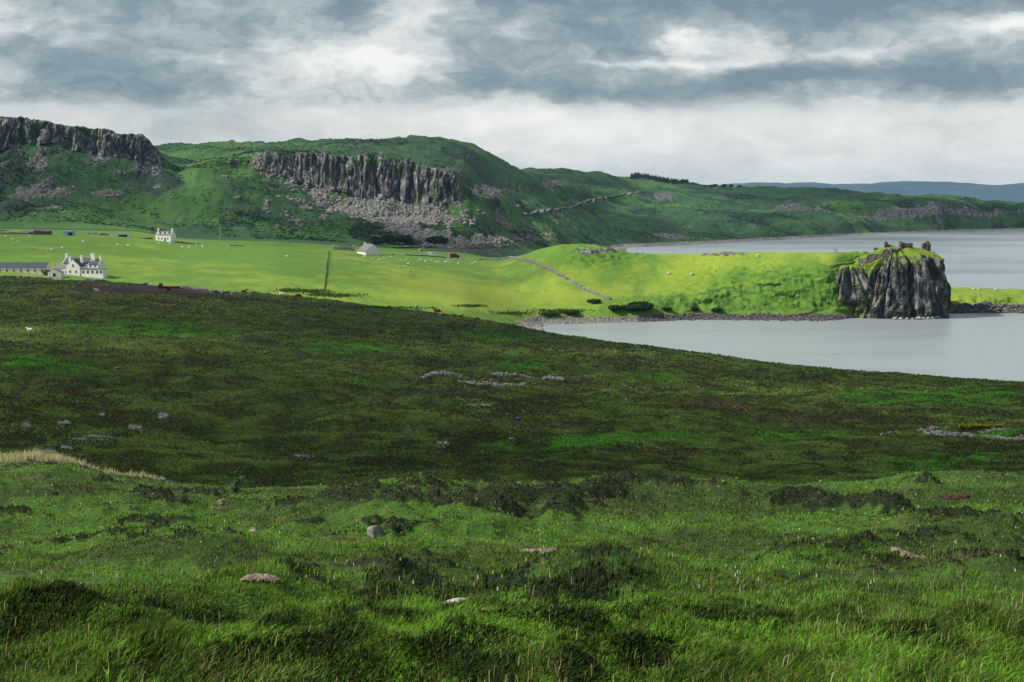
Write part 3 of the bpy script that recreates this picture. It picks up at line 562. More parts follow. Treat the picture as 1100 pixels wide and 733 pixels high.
# ================================================================== rocks, walls, castle
def plain(name, col, rough=.9, var=.0, scale=4.0, dark=None):
    m, n, b, out = new_mat(name); b.inputs['Roughness'].default_value = rough
    if dark is None: dark = tuple(c*(1-var) for c in col)
    pos = n.node('ShaderNodeNewGeometry').outputs['Position']; a = n.noise(pos, scale, 5, .6)
    n.put(b.inputs['Base Color'], n.mix(n.ss(a, .35, .65), dark, col)); return m
M_STONE = plain('grey_stone', (.34, .325, .295), var=.65, scale=1.6)
M_SHORE = plain('dark_shore_stone', (.15, .14, .135), var=.8, scale=1.2)
M_PALE = plain('lichen_stone', (.48, .47, .44), var=.75, scale=7)
M_PINK = plain('weathered_pink_stone', (.30, .23, .18), var=.6, scale=9)
M_RUIN = plain('castle_masonry', (.20, .18, .16), var=.7, scale=.9)
m, n, b, out = new_mat('castle_rock_face'); pos = n.node('ShaderNodeNewGeometry').outputs['Position']
rc, ra = rock_colour(n, n.scalev(pos, (1.0, 1.0, 2.4)), (.31, .30, .28), (.016, .018, .02))
gm = n.ss(n.m('ADD', n.attr('turfy'), n.m('MULTIPLY', n.m('SUBTRACT', n.noise(pos, .33, 6, .7), .5), 2.4)), .35, .6)
n.put(b.inputs['Base Color'], n.mix(gm, rc, n.mix(n.noise(pos, .35, 3), (.20, .25, .03), (.10, .21, .02)))); bump(n, b, n.m('ADD', ra, n.noise(pos, 2.5, 4)), .9, .5)
M_CRAG = m
RX, RD = (957-CX)/F*678, 678.0
def crag_mesh(name, cx, cy, rx, ry, top, segs, rows, prof, seed, clefts=(), turf=None, tilt=0.0, zb=-1.5, domeh=3.5):
    th = np.linspace(0, 2*math.pi, segs, endpoint=False); cs, sn = np.cos(th), np.sin(th)
    e = .72; ux = np.sign(cs)*np.abs(cs)**e; uy = np.sign(sn)*np.abs(sn)**e
    arc = th*(rx+ry)/2
    colw = cells(arc/2.1+0*arc, seed)-.5; colbig = cells(arc/7.5+.3, seed+1)-.5
    co = []; tv = []
    for i in range(rows):
        v = i/(rows-1); zt = top+colw*.6+colbig*1.1+tilt*ux
        z = zb+(zt-zb)*v
        wv = fbm(arc/2.5, z/3.5, seed+2, 4); wb = fbm(arc/9, z/12, seed+4, 3); act = min(1, v*6)*(1-.6*v**6)
        k = np.interp(v, [p_[0] for p_ in prof], [p_[1] for p_ in prof]); kr = np.interp(v, [p_[0] for p_ in prof], [p_[2] for p_ in prof])
        blk_ = vnoise(np.floor(arc/2.1), z/6.5+np.floor(arc/2.1)*5.1, seed+9)-.5; dr = (colw*1.2+colbig*3.4+blk_*2.8)*act+wv*3.0+wb*2.6
        for (ca, cw, cdp) in clefts: dr -= cdp*np.exp(-((np.angle(np.exp(1j*(th-ca-.05*wb))))/cw)**2)*min(1, .3+v)
        kk = np.where(cs > 0, kr, k)
        x = cx+(rx*kk+dr)*ux; y = cy+(ry*(k+kr)/2+dr)*uy
        co.append(np.stack([x, y, z], -1)); tv.append(turf(v, cs, sn, wv, wb) if turf else 0*th)
    rim = co[-1].copy(); rs_ = np.convolve(np.concatenate([rim[-60:, 2], rim[:, 2], rim[:60, 2]]), np.ones(61)/61, 'same')[60:-60]
    for j in range(1, 15):
        t = 1-j/14; q_ = rim.copy(); q_[:, :2] = np.array([cx, cy])+(rim[:, :2]-np.array([cx, cy]))*t
        q_[:, 2] = ((rim[:, 2]*max(0, 1-j/3)+rs_*min(1, j/3))*t+(rim[:, 2].mean())*(1-t))+domeh*(1-t**2)+fbm(q_[:, 0]/3, q_[:, 1]/3, seed+8, 3)*1.6*min(1, j/2)
        co.append(q_); tv.append(np.full(segs, 1.0 if j > 1 else .8))
    co = np.array(co); r = len(co); idx = np.arange(r*segs).reshape(r, segs); nx_ = np.roll(idx, -1, 1)
    f = np.stack([idx[:-1], nx_[:-1], nx_[1:], idx[1:]], -1).reshape(-1, 4)
    return mesh_np(name, co.reshape(-1, 3), f, M_CRAG, {'turfy': np.array(tv).reshape(-1)})
def turf1(v, cs, sn, wv, wb):
    lf = sstep(-cs-.1*v, .28, .7)
    return np.clip(.66*lf+wv*.9*lf+wb*.5*lf+sstep(v, .72, 1.0)*.5+np.clip(wb+.5*wv, -.3, 1)*.5*sstep(v, .45, .8)-.05, 0, 1)
o = crag_mesh('castle_rock', RX+.5, RD, 27.0, 24, 28.0, 900, 110, [(0, 1.08, .93), (.1, 1.02, .90), (.35, .88, .86), (.6, .76, .83), (.8, .66, .80), (.93, .56, .76), (1, .46, .69)], 400,
              clefts=((4.78, .035, 6.5), (4.45, .02, 3), (5.15, .02, 3.5), (4.15, .03, 3), (5.6, .02, 3)), turf=turf1, tilt=1.0, domeh=4.2)
tag(o, kind='structure')
def turf2(v, cs, sn, wv, wb): return np.clip(.15+sstep(v, .7, 1)*.5+wb*1.3, 0, 1)
o = crag_mesh('castle_rock', (910-CX)/F*668, 669, 8.0, 7, 22.5, 420, 70, [(0, 1.05, 1.2), (.3, 1.0, 1.1), (.7, .9, 1.0), (1, .6, .7)], 430, clefts=((4.6, .12, 3.5), (5.1, .1, 2.2)), turf=turf2, zb=5.5, domeh=1.8)
tag(o, kind='structure')
dg = None
def top_at(x, y):
    """height of the built ground or rock here, by a ray from above"""
    dgx = bpy.context.evaluated_depsgraph_get()
    best = -1e9
    for nm in ('castle_rock', 'castle_rock.001', 'pasture', 'island'):
        ob = bpy.data.objects.get(nm)
        if ob is None: continue
        hit, loc, _, _ = ob.ray_cast(Vector((x, y, 120)), Vector((0, 0, -1)))
        if hit: best = max(best, loc.z)
    return best if best > -1e8 else height_at(x, y)
# island beyond the rock
pxs = np.arange(1004, 1420, 1.0); ks = np.linspace(0, 1, 90); rows = []
bx_ = []
for k in ks:
    D_ = 684+k*85; xx = (pxs-CX)/F*700+0*k
    topz = np.interp(pxs, [1004, 1016, 1030, 1060, 1100, 1200, 1400], [3, 8.3, 9.6, 9.3, 8.4, 8, 4])
    front = np.interp(pxs, [1004, 1050, 1100, 1400], [.10, .13, .12, .12])
    pr = np.interp(k, [0, .03, .12, .2, .6, 1], [-.25, .02, .42, .78, 1.0, -.3])
    z = topz*pr+fbm(xx/3, D_/3+0*xx, 450, 4)*3.2*np.interp(k, [0, .05, .15, .25, 1], [.8, 1, .9, .15, .1])
    rows.append(np.stack([xx, D_+fbm(xx/9, D_/9+0*xx, 451, 3)*9, z], -1))
A = np.array(rows); r, c = A.shape[:2]; idx = np.arange(r*c).reshape(r, c)
f = np.stack([idx[:-1, :-1], idx[:-1, 1:], idx[1:, 1:], idx[1:, :-1]], -1).reshape(-1, 4)
kk = np.repeat(ks[:, None], c, 1); at = {k: np.zeros(r*c) for k in ATT}; at['lush'] = np.full(r*c, .6); at['rock'] = (1-sstep(kk, .10, .14)).ravel()*.9
tag(mesh_np('island', A.reshape(-1, 3), f, MP, at), kind='structure')

# boulders: a few shapes shared by many
def boulder_mesh(seed, mat, flat=.7, name='boulder', rough=.5):
    bm = bmesh.new(); bmesh.ops.create_icosphere(bm, subdivisions=3, radius=1)
    r_ = random.Random(seed); pl = [(Vector((r_.uniform(-1, 1), r_.uniform(-1, 1), r_.uniform(-1, 1))).normalized(), r_.uniform(.45, .85)) for _ in range(9)]
    for v in bm.verts:
        for nrm, d_ in pl:
            e_ = v.co.dot(nrm)-d_
            if e_ > 0: v.co -= nrm*e_*.92
        v.co += Vector((r_.uniform(-1, 1), r_.uniform(-1, 1), r_.uniform(-1, 1)))*.018
        v.co.z *= flat
    me = bpy.data.meshes.new(name); bm.to_mesh(me); bm.free(); me.materials.append(mat); return me
BM = [boulder_mesh(i, M_STONE) for i in range(5)]; BP = [boulder_mesh(i+20, M_PALE, .6) for i in range(4)]
def stones_np(name, pts, sizes, mat, sq=.75, seed=0, label=None, kind='stuff', cat=None, group=None):
    """many angular stones as one mesh: each a jittered, squashed 12-sided lump"""
    bm = bmesh.new(); bmesh.ops.create_icosphere(bm, subdivisions=1, radius=1); v0 = np.array([v.co[:] for v in bm.verts]); f0 = np.array([[v.index for v in f_.verts] for f_ in bm.faces]); bm.free()
    n_ = len(pts); r_ = np.random.default_rng(seed); nv = len(v0)
    q_ = v0[None]*(1+r_.uniform(-.28, .28, (n_, nv, 1)))*r_.uniform(.65, 1.35, (n_, 1, 3))
    an = r_.uniform(0, 6.28, n_); ca, sa = np.cos(an)[:, None], np.sin(an)[:, None]
    x_ = q_[..., 0]*ca-q_[..., 1]*sa; y_ = q_[..., 0]*sa+q_[..., 1]*ca
    q_ = np.stack([x_, y_, q_[..., 2]*sq], -1)*np.asarray(sizes)[:, None, None]+np.asarray(pts)[:, None]
    f_ = (f0[None]+np.arange(n_)[:, None, None]*nv).reshape(-1, 3)
    o = mesh_np(name, q_.reshape(-1, 3), f_, mat, smooth=False)
    return tag(o, label, cat, group, kind)
# scree blocks
N = 60000; p, rr, cc = pick(17.0, 19.0, N, 240, 600, floor=.3); sc_ = scr_a[rr, cc]
keep = (sc_ > .3+.3*rng.random(N)); p = p[keep][:26000]
stones_np('scree', p+np.array([0, 0, .2]), .5+1.1*rng.random(len(p))**2.5, M_STONE, seed=3)
N = 30000; p, rr, cc = pick(17.0, 18.6, N, -20, 240, floor=.3); keep = scr_a[rr, cc] > .35; p = p[keep][:5000]
stones_np('scree', p, .4+.9*rng.random(len(p))**2, M_STONE, seed=4)
# shore shingle and rocks
N = 400000; p, rr, cc = pick(10.9, 12.6, N, 540, 904, floor=1.0); keep = (p[:, 2] > -.2) & (p[:, 2] < 2.2+1.6*fbm(p[:, 0]/9, p[:, 1]/9, 89, 3)); p = p[keep][:9000]; lp = p[:, 0] < 58; pl_ = p[lp]; p = p[~lp]
stones_np('shore_stones', pl_, .2+.5*rng.random(len(pl_))**4, M_STONE, seed=55)
stones_np('shore_stones', p, .25+.8*rng.random(len(p))**4, M_SHORE, seed=5)
nrk = 900; pxr = rng.uniform(1008, 1110, nrk); yr = 684+rng.random(nrk)*10; xr = (pxr-CX)/F*700; pr_ = np.stack([xr, yr, np.array([top_at(a, b_) for a, b_ in zip(xr, yr)])], -1); pr_ = pr_[pr_[:, 2] > -.5]
stones_np('shore_stones', pr_, .4+1.2*rng.random(len(pr_))**3, M_SHORE, seed=6)
def put_boulder(px, py, size, label, group=None, pale=False, i=0, flat=1.0, sink=.25, pos=None, yaw=None, sx=1.0, cat='boulder', name='boulder'):
    g = pos if pos is not None else ground_at(px, py); me = (BP if pale else BM)[i % (4 if pale else 5)]
    o = bpy.data.objects.new(name, me); COL.objects.link(o); o.location = g+Vector((0, 0, size*.5*flat-size*sink)); o.scale = (size*sx, size, size*flat)
    o.rotation_euler = (0, 0, yaw if yaw is not None else i*1.7); return tag(o, label, cat, group)
big = []
for i in range(26):
    px = random.uniform(300, 585); py = 172+(px-262)*.43+random.gauss(4, 10) if px < 470 else random.uniform(232, 268)
    put_boulder(px, py, random.uniform(1.3, 2.4), 'pale grey boulder lying in the scree below the middle cliff', 'boulders in the scree below the cliff', pale=i % 2 == 0, i=i)
for i in range(9):
    a = 4.5+i*.10; g = Vector((RX+27*math.cos(a), RD+27.5*math.sin(a), .2))
    put_boulder(0, 0, random.uniform(.9, 1.8), 'pale rock at the waterline under the castle crag', 'rocks at the foot of the castle crag', pale=True, i=i, pos=g)
# stone walls
def path_pts(pts, step=1.2, lift=0.0):
    P3 = [ground_at(*p_) for p_ in pts]; out_ = []
    for a, b_ in zip(P3[:-1], P3[1:]):
        L = (b_-a).length; k_ = max(1, int(L/step))
        for j in range(k_):
            t = j/k_; x_, y_ = a.x+(b_.x-a.x)*t, a.y+(b_.y-a.y)*t
            out_.append(Vector((x_, y_, height_at(x_, y_)+lift)))
    out_.append(P3[-1]+Vector((0, 0, lift))); return out_
def stone_wall(pts, label, hgt=1.3, size=.38, courses=3, ragged=.15, name='drystone_wall', cat='stone wall', group=None, mat=None, spread=.25, seed=0, step=None):
    pp = path_pts(pts, step or size*1.15); r_ = np.random.default_rng(seed+len(pp)); P_, S_ = [], []
    hn_ = fbm(np.arange(len(pp))/14.0, np.zeros(len(pp)), seed+500, 3)
    for i, p_ in enumerate(pp):
        for c_ in range(courses+1):
            if c_ > courses*(1-ragged*2+hn_[i]*ragged*6): break
            for sd in (-1, 1):
                P_.append((p_.x+r_.normal(0, spread*.4), p_.y+sd*spread+r_.normal(0, spread*.3), p_.z+hgt*c_/max(1, courses)*.85)); S_.append(size*r_.uniform(.7, 1.25))
    return stones_np(name, np.array(P_), np.array(S_), mat or M_STONE, seed=seed, label=label, kind=None, cat=cat, group=group)
stone_wall([(546, 277.5), (560, 280), (580, 287), (600, 296), (625, 310), (655, 322)], 'grey drystone wall running diagonally down the bright pasture to the shore', 1.7, .55, 3, .1, seed=1)
stone_wall([(405, 273.5), (450, 275), (500, 279), (545, 278)], 'low drystone wall along the top of the pasture behind the grazing sheep', 1.3, .6, 2, .2, seed=2)
stone_wall([(-20, 297), (60, 300), (105, 303), (160, 305.5), (200, 310), (240, 315)], 'dark field wall on the moor edge in front of the white lodge', 1.2, .5, 2, .15, seed=3)
stone_wall([(-20, 251.5), (50, 252), (110, 252.5), (166, 257)], 'long dark field wall beside the track above the left pasture', 1.4, .6, 2, .15, seed=4)
stone_wall([(192, 261), (225, 263), (262, 265)], 'short grey wall to the right of the small white cottage', 1.2, .5, 2, .3, seed=5)
rz1 = [[(452, 406), (465, 403), (500, 404.5), (515, 408), (536, 411)], [(494, 411), (510, 413), (535, 415), (563, 414)], [(530, 403.5), (560, 404), (590, 407), (604, 409)]]
for i, (pts_, lb) in enumerate(zip(rz1, ('tumbled grey stone wall, longest and leftmost of three in the middle of the moor', 'tumbled grey stone wall, nearest of three in the middle of the moor', 'tumbled grey stone wall, farthest right of three in the middle of the moor'))):
    stone_wall(pts_, lb, .65, .28, 2, .33, 'ruined_wall', 'ruined wall', 'ruined walls on the moor', M_PALE, .8, seed=10+i)
stone_wall([(1000, 468), (1015, 469.5), (1040, 470.5), (1075, 472), (1115, 474)], 'pale tumbled stone wall on the moor at the right, beside yellow gorse', .45, .22, 2, .1, 'ruined_wall', 'ruined wall', 'ruined walls on the moor', M_PALE, .7, seed=14)
stone_wall([(990, 464), (1003, 463), (1020, 461), (1030, 462), (1085, 464)], 'dark tumbled stone wall on the moor at the right, behind the pale one', .5, .2, 2, .35, 'ruined_wall', 'ruined wall', 'ruined walls on the moor', M_STONE, .4, seed=15)
stone_wall([(950, 468), (966, 466)], 'short scatter of wall stones left of the pale wall on the right moor', .3, .17, 1, .2, 'ruined_wall', 'ruined wall', 'ruined walls on the moor', M_PALE, .4, seed=16)
# castle
def empty(name, loc, label, cat, group=None, rz=0):
    o = bpy.data.objects.new(name, None); COL.objects.link(o); o.location = loc; o.rotation_euler = (0, 0, rz); o.empty_display_size = .5
    return tag(o, label, cat, group)
def part(name, bm, mat, parent, label=None, smooth=False, bevel=0):
    me = bpy.data.meshes.new(name); bmesh.ops.recalc_face_normals(bm, faces=bm.faces[:]); bm.to_mesh(me); bm.free()
    if smooth: me.polygons.foreach_set('use_smooth', [True]*len(me.polygons))
    me.materials.append(mat); o = bpy.data.objects.new(name, me); COL.objects.link(o); o.parent = parent
    if label: o['label'] = label
    return o
def ruin_piece(a, b_, z0, hs, th, seed, taper=.12):
    """a ragged masonry wall from a to b in local metres, its top following hs"""
    bm = bmesh.new(); L = math.hypot(b_[0]-a[0], b_[1]-a[1]); nx_ = max(6, int(L/.35)); nz = 12; dx, dy_ = (b_[0]-a[0])/L, (b_[1]-a[1])/L
    r_ = random.Random(seed); jag = [r_.uniform(-.45, .35) for _ in range(nx_+1)]
    grid = {}
    for side in (-1, 1):
        for i in range(nx_+1):
            t = i/nx_; hh_ = float(np.interp(t, np.linspace(0, 1, len(hs)), hs))+jag[i]*min(1, max(hs)/3)
            for j in range(nz+1):
                k = j/nz; ww = th*.5*(1-taper*k); z = z0+hh_*k; rr_ = .16
                x = a[0]+dx*L*t-dy_*side*ww+r_.uniform(-rr_, rr_)*.8; y = a[1]+dy_*L*t+dx*side*ww+r_.uniform(-rr_, rr_)
                grid[side, i, j] = bm.verts.new((x, y, z))
    for i in range(nx_):
        for j in range(nz):
            for sd in (-1, 1): bm.faces.new([grid[sd, i, j], grid[sd, i+1, j], grid[sd, i+1, j+1], grid[sd, i, j+1]])
        bm.faces.new([grid[-1, i, nz], grid[-1, i+1, nz], grid[1, i+1, nz], grid[1, i, nz]])
    for i in (0, nx_):
        for j in range(nz): bm.faces.new([grid[-1, i, j], grid[1, i, j], grid[1, i, j+1], grid[-1, i, j+1]])
    return bm
def w_at(px, D_): return (px-CX)/F*D_
cas = empty('castle_ruin', (RX, RD, 28), 'ruined stone castle with broken towers and walls on top of the dark sea crag', 'castle')
def cpart(nm, px0, px1, D0, D1, hs, th, seed, base=None):
    a = (w_at(px0, D0)-RX, D0-RD); b_ = (w_at(px1, D1)-RX, D1-RD)
    zs = [top_at(RX+a[0]*(1-t)+b_[0]*t, RD+a[1]*(1-t)+b_[1]*t) for t in (0, .5, 1)]
    zb = min(zs)-1.2 if base is None else base
    hs = [h_*.8+(max(zs)-zb) for h_ in hs]
    part(nm, ruin_piece(a, b_, zb-28, hs, th, seed), M_RUIN, cas)
cpart('tower', 947, 950.5, 684, 684, [3.0, 4.4, 2.8], 1.6, 1)
cpart('wall', 936, 940, 682, 682, [1.2, 1.6], 1.0, 2)
cpart('wall', 951, 958, 684, 685, [2.2, .8], .9, 3)
cpart('wall', 958, 972, 690, 691, [1.3, 1.0, 1.2], .9, 4)
cpart('wall', 970, 991, 691, 688, [1.6, 1.5, 1.7, 1.6], .9, 5)
cpart('tower', 987, 996, 681, 681, [3.0, 4.6, 5.2, 3.2], 2.6, 6)
cpart('wall', 964.5, 977, 673, 673, [3.2, 2.8, 2.9, 2.6], 1.2, 7)
cpart('wall', 964, 966, 672, 684, [3.4, 1.5], 1.0, 8)
cpart('wall', 929, 945, 669, 667, [1.7, 1.9, 2.1, 1.9], 1.0, 9)
cpart('wall', 945, 955, 666, 665.5, [2.2, 3.0, 3.4, 2.8, 1.2], 1.2, 10)
cpart('wall', 920, 929, 674, 669, [1.4, 1.6, 1.7], .9, 11)
cpart('wall', 954, 964, 666.5, 671, [2.0, .6, 1.6], .8, 12)
# ================================================================== buildings
M_WHITE = plain('white_harling', (.88, .87, .85), var=.08, scale=1.0)
M_SLATE = plain('slate', (.085, .095, .12), var=.4, scale=1.5, rough=.6)
M_SLATE2 = plain('pale_slate', (.20, .20, .21), var=.3, scale=1.5, rough=.7)
M_POT = plain('chimney_pot', (.50, .36, .25), var=.3)
m, n, b, out = new_mat('window_glass'); n.put(b.inputs['Base Color'], (.02, .025, .03)); b.inputs['Roughness'].default_value = .12; b.inputs['Specular IOR Level'].default_value = .5; M_GLASS = m
M_RED = plain('red_paint', (.17, .012, .02), var=.25, rough=.5); M_PURPLE = plain('faded_purple_sheeting', (.15, .085, .125), var=.35, scale=1)
M_BLUEG = plain('pale_blue_sheeting', (.40, .52, .62), var=.25, scale=1); M_DARK = plain('dark_timber', (.035, .032, .03), var=.4); M_TYRE = plain('tyre_rubber', (.02, .02, .02))
M_POST = plain('weathered_post', (.42, .41, .39), var=.3); M_FPOST = plain('fence_timber', (.22, .20, .17), var=.4); M_WIRE = plain('fence_wire', (.25, .25, .25), rough=.5)
M_WVAN = plain('white_paint', (.78, .78, .78), rough=.35); M_ORANGE = plain('orange_plastic', (.85, .25, .02), rough=.5); M_BLUE = plain('blue_plastic', (.02, .12, .55), rough=.4)
def box(bm, x0, x1, y0, y1, z0, z1):
    vs_ = [bm.verts.new((x, y, z)) for z in (z0, z1) for (x, y) in ((x0, y0), (x1, y0), (x1, y1), (x0, y1))]
    for f_ in ((3, 2, 1, 0), (4, 5, 6, 7), (0, 1, 5, 4), (1, 2, 6, 5), (2, 3, 7, 6), (3, 0, 4, 7)): bm.faces.new([vs_[i] for i in f_])
def gable_body(bm, x0, x1, y0, y1, z0, ze, zr, axis):
    """walls with gables; ridge along axis"""
    if axis == 'x':
        a = [(x0, y0, z0), (x1, y0, z0), (x1, y1, z0), (x0, y1, z0), (x0, y0, ze), (x1, y0, ze), (x1, y1, ze), (x0, y1, ze), (x0, (y0+y1)/2, zr), (x1, (y0+y1)/2, zr)]
        fs = [(0, 1, 5, 4), (2, 3, 7, 6), (1, 2, 6, 9, 5), (3, 0, 4, 8, 7), (4, 5, 9, 8), (6, 7, 8, 9), (3, 2, 1, 0)]
    else:
        a = [(x0, y0, z0), (x1, y0, z0), (x1, y1, z0), (x0, y1, z0), (x0, y0, ze), (x1, y0, ze), (x1, y1, ze), (x0, y1, ze), ((x0+x1)/2, y0, zr), ((x0+x1)/2, y1, zr)]
        fs = [(1, 2, 6, 5), (3, 0, 4, 7), (0, 1, 5, 8, 4), (2, 3, 7, 9, 6), (5, 6, 9, 8), (7, 4, 8, 9), (3, 2, 1, 0)]
    v_ = [bm.verts.new(c_) for c_ in a]
    for f_ in fs: bm.faces.new([v_[i] for i in f_])
def gable_roof(bm, x0, x1, y0, y1, ze, zr, axis, ov=.18, th=.14, inset=.0):
    def slab(pts):
        lo = [bm.verts.new(p_) for p_ in pts]; hi_ = [bm.verts.new((p_[0], p_[1], p_[2]+th)) for p_ in pts]
        bm.faces.new(lo[::-1]); bm.faces.new(hi_)
        for i in range(4): bm.faces.new([lo[i], lo[(i+1) % 4], hi_[(i+1) % 4], hi_[i]])
    e_ = .02
    if axis == 'x':
        ym = (y0+y1)/2; sl_ = (zr-ze)/(ym-y0)
        slab([(x0+inset, y0-ov, ze-ov*sl_+e_), (x1-inset, y0-ov, ze-ov*sl_+e_), (x1-inset, ym, zr+e_), (x0+inset, ym, zr+e_)])
        slab([(x1-inset, y1+ov, ze-ov*sl_+e_), (x0+inset, y1+ov, ze-ov*sl_+e_), (x0+inset, ym+.003, zr+e_), (x1-inset, ym+.003, zr+e_)])
    else:
        xm = (x0+x1)/2; sl_ = (zr-ze)/(xm-x0)
        slab([(x0-ov, y1-inset, ze-ov*sl_+e_), (x0-ov, y0+inset, ze-ov*sl_+e_), (xm, y0+inset, zr+e_), (xm, y1-inset, zr+e_)])
        slab([(x1+ov, y0+inset, ze-ov*sl_+e_), (x1+ov, y1-inset, ze-ov*sl_+e_), (xm+.003, y1-inset, zr+e_), (xm+.003, y0+inset, zr+e_)])
def B(name, mat, par, fn, *a, label=None, **k):
    bm = bmesh.new(); fn(bm, *a, **k); return part(name, bm, mat, par, label)
def window(par, x, y, z, w_, h_, face='y'):
    """frame standing 4 cm proud of the wall, the pane set inside it"""
    bm = bmesh.new(); t = .09
    def bb(a0, a1, z0, z1, d0, d1):
        if face == 'y': box(bm, x+a0, x+a1, y-d1, y-d0, z0, z1)
        else: box(bm, x+d0, x+d1, y+a0, y+a1, z0, z1)
    bb(-w_/2, w_/2, z, z+t, .003, .06); bb(-w_/2, w_/2, z+h_-t, z+h_, .003, .06); bb(-w_/2, -w_/2+t, z+t, z+h_-t, .003, .06); bb(w_/2-t, w_/2, z+t, z+h_-t, .003, .06); bb(-w_/2+t, w_/2-t, z+h_/2-.03, z+h_/2+.03, .02, .05)
    fr = part('window', bm, M_WHITE, par)
    bm = bmesh.new(); bb(-w_/2+t, w_/2-t, z+t, z+h_-t, .004, .018); part('pane', bm, M_GLASS, fr)
def chimney(par, x, y, z0, z1, wx=1.0, wy=.8, pots=2):
    bm = bmesh.new(); box(bm, x-wx/2, x+wx/2, y-wy/2, y+wy/2, z0, z1); box(bm, x-wx/2-.08, x+wx/2+.08, y-wy/2-.08, y+wy/2+.08, z1-.25, z1-.08)
    c_ = part('chimney', bm, M_WHITE, par)
    for i in range(pots):
        bm = bmesh.new(); xx = x+(i-(pots-1)/2)*.42; bmesh.ops.create_cone(bm, segments=10, radius1=.14, radius2=.11, depth=.45, cap_ends=True, matrix=Matrix.Translation((xx, y, z1+.22))); part('chimney_pot', bm, M_POT, c_)
# white cottage with dormers
def cottage(px, py, label, W=9.6, Dp=5.4, he=3.7, hr=5.7, rz=-.32):
    g_ = ground_at(px, py); c_ = empty('cottage', g_+Vector((0, 3, 0)), label, 'cottage', rz=rz)
    B('wall', M_WHITE, c_, gable_body, -W/2, W/2, -Dp/2, Dp/2, -1.5, he, hr, 'x')
    rf = B('roof', M_SLATE2, c_, gable_roof, -W/2, W/2, -Dp/2, Dp/2, he, hr, 'x', inset=.35)
    for s_ in (-1, 1): chimney(c_, s_*(W/2-.35), 0, hr-.9, hr+1.5, .7, 1.2, 2)
    for x_ in (-2.9, 0, 2.9):
        d_ = B('dormer', M_WHITE, c_, gable_body, x_-.75, x_+.75, -Dp/2-.05, -Dp/2+2.2, he-.9, he+1.0, he+1.7, 'y')
        B('dormer_roof', M_SLATE, d_, gable_roof, x_-.75, x_+.75, -Dp/2-.05, -Dp/2+2.2, he+1.0, he+1.7, 'y', ov=.1, th=.08)
        window(d_, x_, -Dp/2-.05, he-.3, .85, 1.15)
    for x_ in (-2.9, -.8, 2.9): window(c_, x_, -Dp/2, 1.0, .95, 1.3)
    B('door', M_DARK, c_, box, .75, 1.65, -Dp/2-.05, -Dp/2-.003, 0, 2.0)
    return c_
cottage(179.5, 259.8, 'small white cottage with two end chimneys and three dormers standing alone above the pasture')
# lodge
g_ = ground_at(80, 296.5); lo = empty('lodge', g_+Vector((0, 6, .4)), 'large rambling white lodge with many chimneys and a slate roof at the left', 'house', rz=-.22); lo.scale = (1, 1, .9)
B('wall', M_WHITE, lo, gable_body, -7.5, 4.5, 1.5, 8, -2, 4.6, 7.0, 'x'); B('roof', M_SLATE, lo, gable_roof, -7.5, 4.5, 1.5, 8, 4.6, 7.0, 'x', inset=.3)
B('wall', M_WHITE, lo, gable_body, -3.0, 3.0, -3.2, 3.0, -2, 3.6, 6.6, 'y', label='broad white gable wing facing the moor'); B('roof', M_SLATE, lo, gable_roof, -3.0, 3.0, -3.2, 3.0, 3.6, 6.6, 'y', inset=.25, label='slate roof of the gable wing')
B('wall', M_WHITE, lo, gable_body, 4.52, 9.0, 0.5, 6.5, -2, 4.4, 6.4, 'x'); B('roof', M_SLATE, lo, gable_roof, 4.52, 9.0, 0.5, 6.5, 4.4, 6.4, 'x', inset=.25)
for (x_, y_, z0, z1) in ((-7.1, 4.7, 6, 8.9), (-4.2, 2.2, 4.6, 7.6), (4.3, 4.7, 6.2, 9.0), (1.6, 1.0, 4.8, 8.2), (6.0, 3.0, 5, 8.9), (8.6, 3.5, 5.5, 8.0)): chimney(lo, x_, y_, z0, z1, .95, .9)
B('extension', M_WHITE, lo, box, 3.03, 13.0, -3.0, .48, -2, 2.5, label='flat roofed white extension on the right'); B('extension_roof', M_SLATE2, lo, box, 2.9, 13.2, -3.2, .47, 2.503, 2.72)
ex2 = B('extension', M_WHITE, lo, gable_body, -9.6, -3.03, -1.4, 1.45, -2, 2.4, 3.9, 'x', label='low white wing on the left'); B('extension_roof', M_SLATE2, ex2, gable_roof, -9.6, -3.03, -1.4, 1.45, 2.4, 3.9, 'x', ov=.1)
for x_ in (4.4, 6.4, 8.4, 10.4, 12.1): window(lo, x_, -3.0, .5, 1.2, 1.4)
for x_ in (-6.2, -4.2): window(lo, x_, -1.4, .4, .9, 1.2)
for (x_, z_) in ((-1.3, .6), (1.3, .6), (0, 3.3)): window(lo, x_, -3.2, z_, .9, 1.3)
for x_ in (-6.3, -4.3): window(lo, x_, 1.5, 3.0, .8, 1.1)
for x_ in (5.6, 7.6): window(lo, x_, .5, 3.0, .9, 1.2)
g_ = ground_at(61, 297.5); sh = empty('small_barn', g_+Vector((0, 1.5, 0)), 'low white shed with a pale gable in front of the lodge', 'shed')
B('wall', M_WHITE, sh, gable_body, -2.6, 2.6, -2, 2, -1.5, 1.7, 3.0, 'y'); B('roof', M_SLATE2, sh, gable_roof, -2.6, 2.6, -2, 2, 1.7, 3.0, 'y')
B('door', M_DARK, sh, box, -.5, .5, -2.05, -2.003, -.3, 1.4)
g_ = ground_at(28, 294.5); st = empty('stable_range', g_+Vector((-2, 6, 0)), 'long low white stable range with a dark slate roof left of the lodge', 'outbuilding', rz=-.03)
B('wall', M_WHITE, st, gable_body, -14, 10.0, -2.5, 2.5, -1.5, 2.4, 4.2, 'x'); B('roof', M_SLATE, st, gable_roof, -14, 10.0, -2.5, 2.5, 2.4, 4.2, 'x')
for i in range(8): window(st, -11.5+i*2.8, -2.5, .6, 1.0, 1.2)
